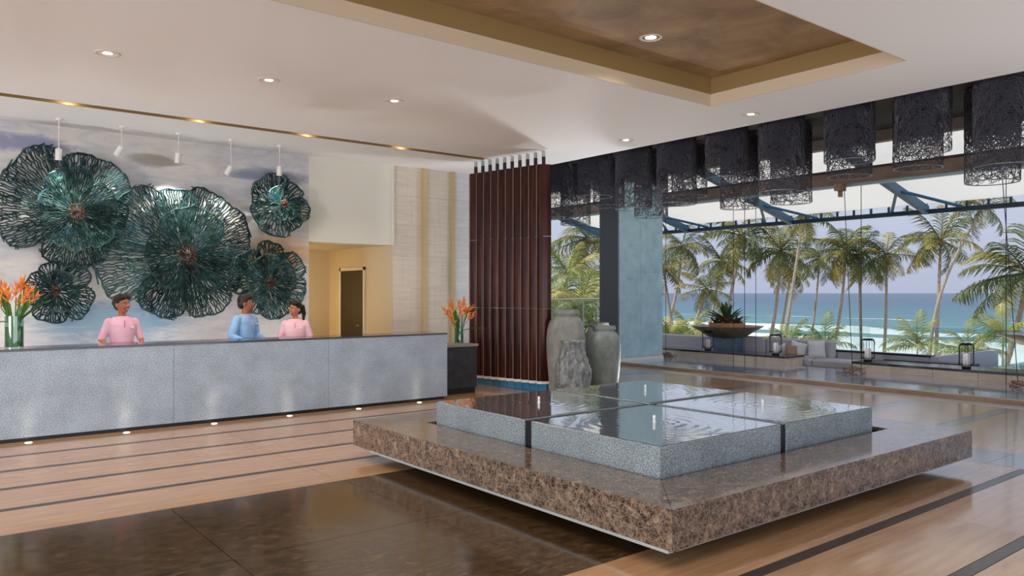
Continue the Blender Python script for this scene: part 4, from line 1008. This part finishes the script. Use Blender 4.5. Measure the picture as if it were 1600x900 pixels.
# left balustrade behind the urns
g_ = thing('glass_balustrade', 'glass balustrade with steel handrail behind the tallest urn', 'balustrade', tuple(at(893, 560, 20.5)))
bx = g_.location; p0 = at(846, 468, 20.5); p1 = at(936, 467, 21.5); 
MB().tube([p0, p1], .022, 8).build('handrail', M['steel'], g_, True)
for s in (.02, .38, .72, .98):
    q = p0 + (p1-p0)*s; MB().cone((q.x,q.y,-.4), .018, (q.x,q.y,q.z), .018, 8).build('post', M['steel'], g_, True)
for s0, s1 in ((.03,.37),(.39,.71),(.73,.97)):
    a = p0+(p1-p0)*s0; b_ = p0+(p1-p0)*s1; MB().add([(a.x,a.y,-.3),(b_.x,b_.y,-.3),(b_.x,b_.y,b_.z-.04),(a.x,a.y,a.z-.04),(a.x+.01,a.y+.01,-.3),(b_.x+.01,b_.y+.01,-.3),(b_.x+.01,b_.y+.01,b_.z-.04),(a.x+.01,a.y+.01,a.z-.04)], [(0,1,2,3),(7,6,5,4),(0,4,5,1),(1,5,6,2),(2,6,7,3),(3,7,4,0)]).build('pane', M['pane'], g_, True)
struct(MB().box(13.05, 24, 15.6, 40, -.6, -.38).build('ground_garden', M['paving']), 'garden paving beyond the pier', 'ground')
# hanging cords
def cords(label, xy, tops, coil):
    r = thing('hanging_cord', label, 'cord', (xy[0], xy[1], ZD), 0, 'hanging cords on the terrace')
    for k, (dx, dy, sl) in enumerate(tops):
        zt_ = 3.475 + .25*(18-(xy[0]+dx)) - .02
        MB().tube([(dx+sl*.2, dy+sl, zt_-ZD), (dx, dy, .0)], .007, 5).build('cord', M['rope'], r)
    if coil:
        rnd = random.Random(int(xy[1]*10)); b = MB()
        for i in range(14):
            a = rnd.random()*6.28; R_ = rnd.uniform(.08,.24); h_ = rnd.uniform(.01,.09); pts = []
            for t in range(5):
                aa = a + t*.35; pts.append((R_*math.cos(aa), R_*1.2*math.sin(aa), h_+.02*math.sin(t*2+i)))
            b.tube(pts, rnd.uniform(.008,.016), 5)
        b.build('driftwood_bundle', M['drift'], r)
cords('dark hanging cords ending in a driftwood bundle at the gap between ledges', (14.9, 7.85), ((0,0,.22),(.05,-.15,.0)), True)
cords('dark hanging cords ending in a driftwood bundle near the right picture edge', (14.95, 4.85), ((0,.1,.3),(.05,.3,.0)), True)
cords('hanging cord ending in a driftwood bundle at the foot of the blue pier', (15.0, 12.75), ((0,0,.0),), True)
cords('thin hanging cord nearest the bronze bowl', (14.9, 10.67), ((0,0,0),), False)
cords('thin hanging cord between the bowl and the left ledge end', (14.9, 10.37), ((0,0,0),), False)
cords('thin hanging cord right above the left ledge end', (14.9, 10.08), ((0,0,0),), False)

# ---- canopy
can = thing('terrace_canopy', 'white canvas terrace canopy on blue steel rafters', 'canopy', (15.5, 8, 3.4))
EX, EZ = 18.0, 3.475; SL = .25
RY = [1.05, 4.40, 7.77, 11.12, 14.46, 17.81]
def cz(x): return EZ + SL*(EX - x)
for a, b_ in zip(RY + [], RY[1:]):
    mb = MB(); n = 10; mrow = 8
    for sgn in (0, 1):
        for i in range(mrow+1):
            for j in range(n+1):
                x = 13.1 + (EX-.05-13.1)*i/mrow; y = a + (b_-a)*j/n; sag = -.10*math.sin(PI*j/n)*math.sin(PI*i/mrow)
                mb.v.append((x, y, cz(x) + .16 + sag + .012*sgn))
    K = (mrow+1)*(n+1)
    for i in range(mrow):
        for j in range(n):
            q = (i*(n+1)+j, (i+1)*(n+1)+j, (i+1)*(n+1)+j+1, i*(n+1)+j+1); mb.f.append(q); mb.f.append(tuple(K+t for t in q[::-1]))
    mb.build('canvas_panel', M['canvas'], can, True, True)
for y in RY:
    b = MB(); b.loft([[(x, y-.06, cz(x)-.06), (x, y+.06, cz(x)-.06), (x, y+.06, cz(x)+.12), (x, y-.06, cz(x)+.12)] for x in (13.0, EX)]); b.build('rafter', M['bluesteel'], can, True)
    b = MB()
    for s in (1, -1): b.tube([(16.6, y, cz(16.6)+.02), (EX-.04, y+s*.75, EZ+.05)], .035, 6)
    b.build('brace', M['bluesteel'], can, True)
    for k in range(12):
        x = 13.3 + k*.4; MB().box(x-.05, x+.05, y+.061, y+.10, cz(x)-.02, cz(x)+.08).build('cleat', M['bluesteel'], can, True)
MB().box(EX-.05, EX+.05, RY[0], RY[-1]+.06, EZ-.05, EZ+.05).build('eave_beam', M['darkblue'], can, True)
MB().box(EX-.03, EX+.03, RY[0], RY[-1], EZ+.19, EZ+.23).build('eave_rail', M['darkblue'], can, True)
y = RY[0]
while y < RY[-1]: MB().box(EX-.025, EX+.025, y-.02, y+.02, EZ+.05, EZ+.19).build('eave_baluster', M['darkblue'], can, True); y += .42
g1 = thing('girder', 'brown timber girder crossing under the white canopy', 'beam', (14.6, 8, 3.8))
MB().box(14.66, 14.82, -2, 17.6, 3.83, 4.07).build('beam', M['girder'], g1, True)
MB().box(14.64, 14.84, -2, 17.6, 4.075, 4.11).build('cap', M['soffit'], g1, True)
MB().box(14.86, 14.96, -2, 17.6, 3.79, 3.86).build('edge_channel', M['bluelight'], g1, True)
b = MB(); b.box(14.64, 14.84, 7.95, 8.1, 3.70, 3.83); b.box(14.70, 14.78, 7.99, 8.05, 3.58, 3.70); b.build('bracket', M['drift'], g1, True)

# ================================================================== PALMS
def frond_mesh(ln, up, droop, seed, mt, nl=30, lf=.62):
    rnd = random.Random(seed); b = MB(); P = []; n = 14
    for i in range(n+1):
        s = i/n; P.append(Vector((ln*(s - .22*droop*s*s*s), 0, ln*(up*s - droop*(.35*s*s + .38*s**3)))))
    b.tube(P, [.011*(1-.85*i/n)+.002 for i in range(n+1)], 4)
    for i in range(nl):
        s = .10 + .89*i/nl; k = min(n-1, int(s*n)); f_ = s*n-k; p = P[k].lerp(P[k+1], f_); d = (P[k+1]-P[k]).normalized()
        L_ = lf*math.sin(PI*min(1, .22+.74*s))*rnd.uniform(.85,1.15)
        for sg in (1,-1):
            out = (Vector((0, sg, 0))*rnd.uniform(.7,1.0) + d*rnd.uniform(.55,1.0) + Vector((0,0,rnd.uniform(-.25,.15)))).normalized()
            e1 = p + out*L_*.5 + Vector((0,0,-.08*L_)); e2 = p + out*L_*.92 + Vector((0,0,-.50*L_*rnd.uniform(.7,1.2)))
            w_ = d*.0095
            b.add([p-w_, p+w_, e1+w_*1.1, e1-w_*1.1, e2], [(0,1,2,3),(3,2,4)])
    return b.mesh('frond', mt)
FR = [frond_mesh(1.0, .42, .62, 1, M['frond'], 27, .34), frond_mesh(1.0, .30, .85, 2, M['frond'], 27, .34), frond_mesh(1.0, .55, .45, 3, M['frond'], 27, .34)]
def fm(me, mt):
    m2 = me.copy(); m2.materials.clear(); m2.materials.append(mt); return m2
# frond leaflets are modelled at unit length; objects scale them
FY = [fm(m_, M['frond2']) for m_ in FR]
def gz(x):
    for (a, za), (b_, zb_) in zip(prof, prof[1:]):
        if a <= x <= b_: return za + (zb_-za)*(x-a)/(b_-a)
    return -.4
def palm(label, base, top, r0, fl, nf, seed, young=False, bend=0, wind=(.35,-.25), group='palms along the beach', lo=-50, hi=70):
    rnd = random.Random(seed); base = Vector(base); top = Vector(top)
    root = thing('coconut_palm' if not young else 'young_palm', label, 'palm tree', tuple(base), 0, group)
    d = top - base; n = 12; pts = []; rad = []
    for i in range(n+1):
        s = i/n; sd_ = Vector((RT[0], RT[1], 0))*bend*math.sin(PI*s)
        pts.append(d*s + sd_); rad.append(r0*.62*(1.25 - .55*s + .25*max(0, .12-s)/.12))
    b = MB(); 
    P2 = []; R2 = []
    for i in range(n):
        for k in range(3):
            s = k/3; P2.append(pts[i].lerp(pts[i+1], s)); R2.append((rad[i]+(rad[i+1]-rad[i])*s)*(1.06 if k == 0 else .97))
    P2.append(pts[-1]); R2.append(rad[-1]); b.tube(P2, R2, 9); b.build('trunk', M['trunk'], root, smooth=True)
    if not young and nf:
        c_ = MB()
        for k in range(6): c_.ell(d + Vector((.22*math.cos(k), .22*math.sin(k), -.15)), (.11,.11,.13), 8, 6)
        c_.build('coconut_cluster', M['drift'], root, smooth=True)
    for i in range(nf):
        az = i*2.39996 + rnd.uniform(-.2,.2); t = (i+.5)/nf; el = math.radians(hi + (lo-hi)*t**.8)
        me = (FY if young else FR)[rnd.randrange(3)]
        dirv = Vector((math.cos(az)*math.cos(el), math.sin(az)*math.cos(el), math.sin(el))) + Vector((wind[0]*RT[0], wind[0]*RT[1], wind[1]))*.5
        az2 = math.atan2(dirv.y, dirv.x); el2 = math.atan2(dirv.z, math.hypot(dirv.x, dirv.y)) - .3
        s_ = fl*rnd.uniform(.85,1.12)
        link('frond', me, root, tuple(d), (rnd.uniform(-.3,.3), -el2, az2), (s_, s_, s_))
    return root
def palm_at(label, bpx, tpx, d, r0=.17, fl=2.5, nf=18, seed=1, **k):
    t = at(tpx[0], tpx[1], d); q = at(bpx[0], bpx[1], d); 
    base = Vector((q.x, q.y, gz(q.x)-.1))
    # carry the trunk line on to the ground
    if abs(t.z-q.z) > .1:
        f_ = (t.z-base.z)/(t.z-q.z); base.x = t.x + (q.x-t.x)*f_; base.y = t.y + (q.y-t.y)*f_
    return palm(label, base, t, r0, fl, nf, seed, **k)
PL = [('tall palm seen left of the blue pier', (897,520), (916,372), 34, .15, 2.5, 20, 0),
      ('palm whose crown touches the blue pier edge', (1040,500), (1066,385), 50, .16, 2.5, 20, .3),
      ('palm leaning behind the pier with a thin trunk', (1052,520), (1036,418), 46, .14, 2.2, 16, 0),
      ('large windswept palm above the bronze bowl', (1135,470), (1158,368), 50, .17, 3.0, 20, .2),
      ('middle-height palm left of the windswept one', (1113,478), (1127,408), 54, .15, 2.5, 18, .1),
      ('short yellowish palm just behind the bronze bowl', (1088,500), (1104,452), 44, .15, 1.9, 16, 0),
      ('broad palm left of the leaning bare trunk', (1202,520), (1220,392), 50, .17, 2.9, 22, .2),
      ('bare leaning palm trunk whose crown hides above the canopy eave', (1228,520), (1256,335), 42, .14, 2.4, 14, 0),
      ('smaller palm behind the bare leaning trunk', (1222,510), (1236,424), 54, .13, 2.2, 15, 0),
      ('slim palm in the middle of the row with a small crown', (1268,510), (1281,402), 55, .13, 2.2, 16, .1),
      ('tall palm left of the right-hand cords, crown blown left', (1302,530), (1322,390), 50, .15, 2.9, 20, .2),
      ('palm just right of the cords with a straight trunk', (1346,550), (1342,398), 50, .14, 2.6, 17, 0),
      ('palm with drooping crown and straight trunk left of the gap', (1380,550), (1385,398), 50, .15, 2.5, 18, .1),
      ('tallest full palm standing alone at right of the row', (1462,560), (1470,376), 48, .17, 3.0, 20, 0),
      ('strongly leaning curved palm reaching up to the eave at right', (1461,560), (1537,322), 46, .15, 2.2, 12, -.9),
      ('close palm cut off by the right picture edge', (1572,560), (1606,428), 30, .17, 2.9, 20, .1)]
for i, (lab, b_, t_, d_, r0, fl, nf, bd) in enumerate(PL):
    palm_at(lab, b_, t_, d_, r0, fl, nf, 20+i, bend=bd, wind=(-.45,.05) if i > 8 else (.05,-.1))
for i, (lab, bp, d_, fl, h_) in enumerate((('young bright green palm behind the left lantern', (1232,548), 30, 1.7, .3), ('young bright green palm behind the sofa end', (1288,548), 30, 1.7, .4),
        ('young palm at the foot of the two crossing trunks', (1432,552), 30, 1.9, .5), ('low yellow-green palm above the right lantern', (1512,560), 28, 1.7, .4),
        ('thin young palm with a short trunk near the right edge', (1566,560), 27, 1.5, 1.5), ('pale young palm left of the bronze bowl', (1078,540), 28, 1.6, .4),
        ('pale young palm at the foot of the blue pier view', (1045,535), 27, 1.5, .3), ('pale young palm right behind the bowl', (1118,545), 31, 1.6, .3),
        ('low palm clump behind the left balustrade', (872,500), 27, 2.2, .6), ('arching yellow palm behind the left balustrade', (905,500), 26, 2.2, .9), ('dense palm against the pier at left', (945,490), 29, 2.2, 1.3),
        ('tall dense palm clump left of the pier', (884,470), 32, 2.4, 2.2))):
    q = at(bp[0], bp[1], d_); g0 = gz(q.x); 
    palm(lab, (q.x, q.y, min(g0, q.z-.2)), (q.x+.1, q.y, q.z + h_*.5), .05, fl*.82, 15, 70+i, True, group='young palms by the terrace', lo=-10, hi=80, wind=(-.15,.1))
# leafy shrubs behind the left balustrade
sh_mb = MB(); rnd = random.Random(4)
for i in range(700):
    a = rnd.random()*6.28; el = math.asin(rnd.random()); rr = rnd.uniform(.75,1.0); p = Vector((rr*math.cos(a)*math.cos(el), rr*math.sin(a)*math.cos(el), rr*math.sin(el)*.9))
    d = Vector((rnd.uniform(-1,1), rnd.uniform(-1,1), rnd.uniform(-.6,.8))).normalized(); s = d.cross(Vector((0,0,1)))*.045; L_ = rnd.uniform(.14,.26)
    sh_mb.add([p, p+d*L_*.5+s, p+d*L_, p+d*L_*.5-s], [(0,1,2,3)])
sh_me = sh_mb.mesh('foliage', M['frond2']); stem_me = MB().cone((0,0,0), .07, (0,0,.8), .03, 7).mesh('stem', M['trunk'])
for i, (px, d_, R_) in enumerate(((862,29,1.5),(890,36,1.7),(922,31,1.4),(948,40,1.9),(1050,33,1.0),(1085,37,1.0),(1115,33,.9))):
    q = at(px, 560, d_); g0 = gz(q.x)
    o = thing('leafy_shrub', 'leafy green shrub growing behind the terrace, %s from the left' % ordw[i], 'shrub', (q.x, q.y, g0), i, 'shrubs behind the terrace')
    link('foliage', sh_me, o, (0,0,.2), (0,0,i), (R_, R_, R_*(1.5 if i < 4 else 1.0))); link('stem', stem_me, o, (0,0,0), (0,0,0), (1,1,R_))
# rocks on the beach at right
for i, (px, py, r) in enumerate(((1535,548,.8),(1552,550,.6),(1585,555,.7),(1520,547,.6))):
    q = at(px, py, 60); rk = MB().ell((0,0,0), (r*1.6, r*1.6, r*.7), 14, 9); rn = random.Random(i)
    rk.v = [(x*(1+rn.uniform(-.12,.12)), y*(1+rn.uniform(-.12,.12)), z*(1+rn.uniform(-.15,.15))) for x, y, z in rk.v]
    o = rk.build('beach_rock', M['drift'], smooth=True); o.location = (q.x, q.y, gz(q.x)+.2)
    tag(o, 'brown rock on the beach at right, %s from the right' % ('third','second','first','fourth')[i], 'rock', 'beach rocks')
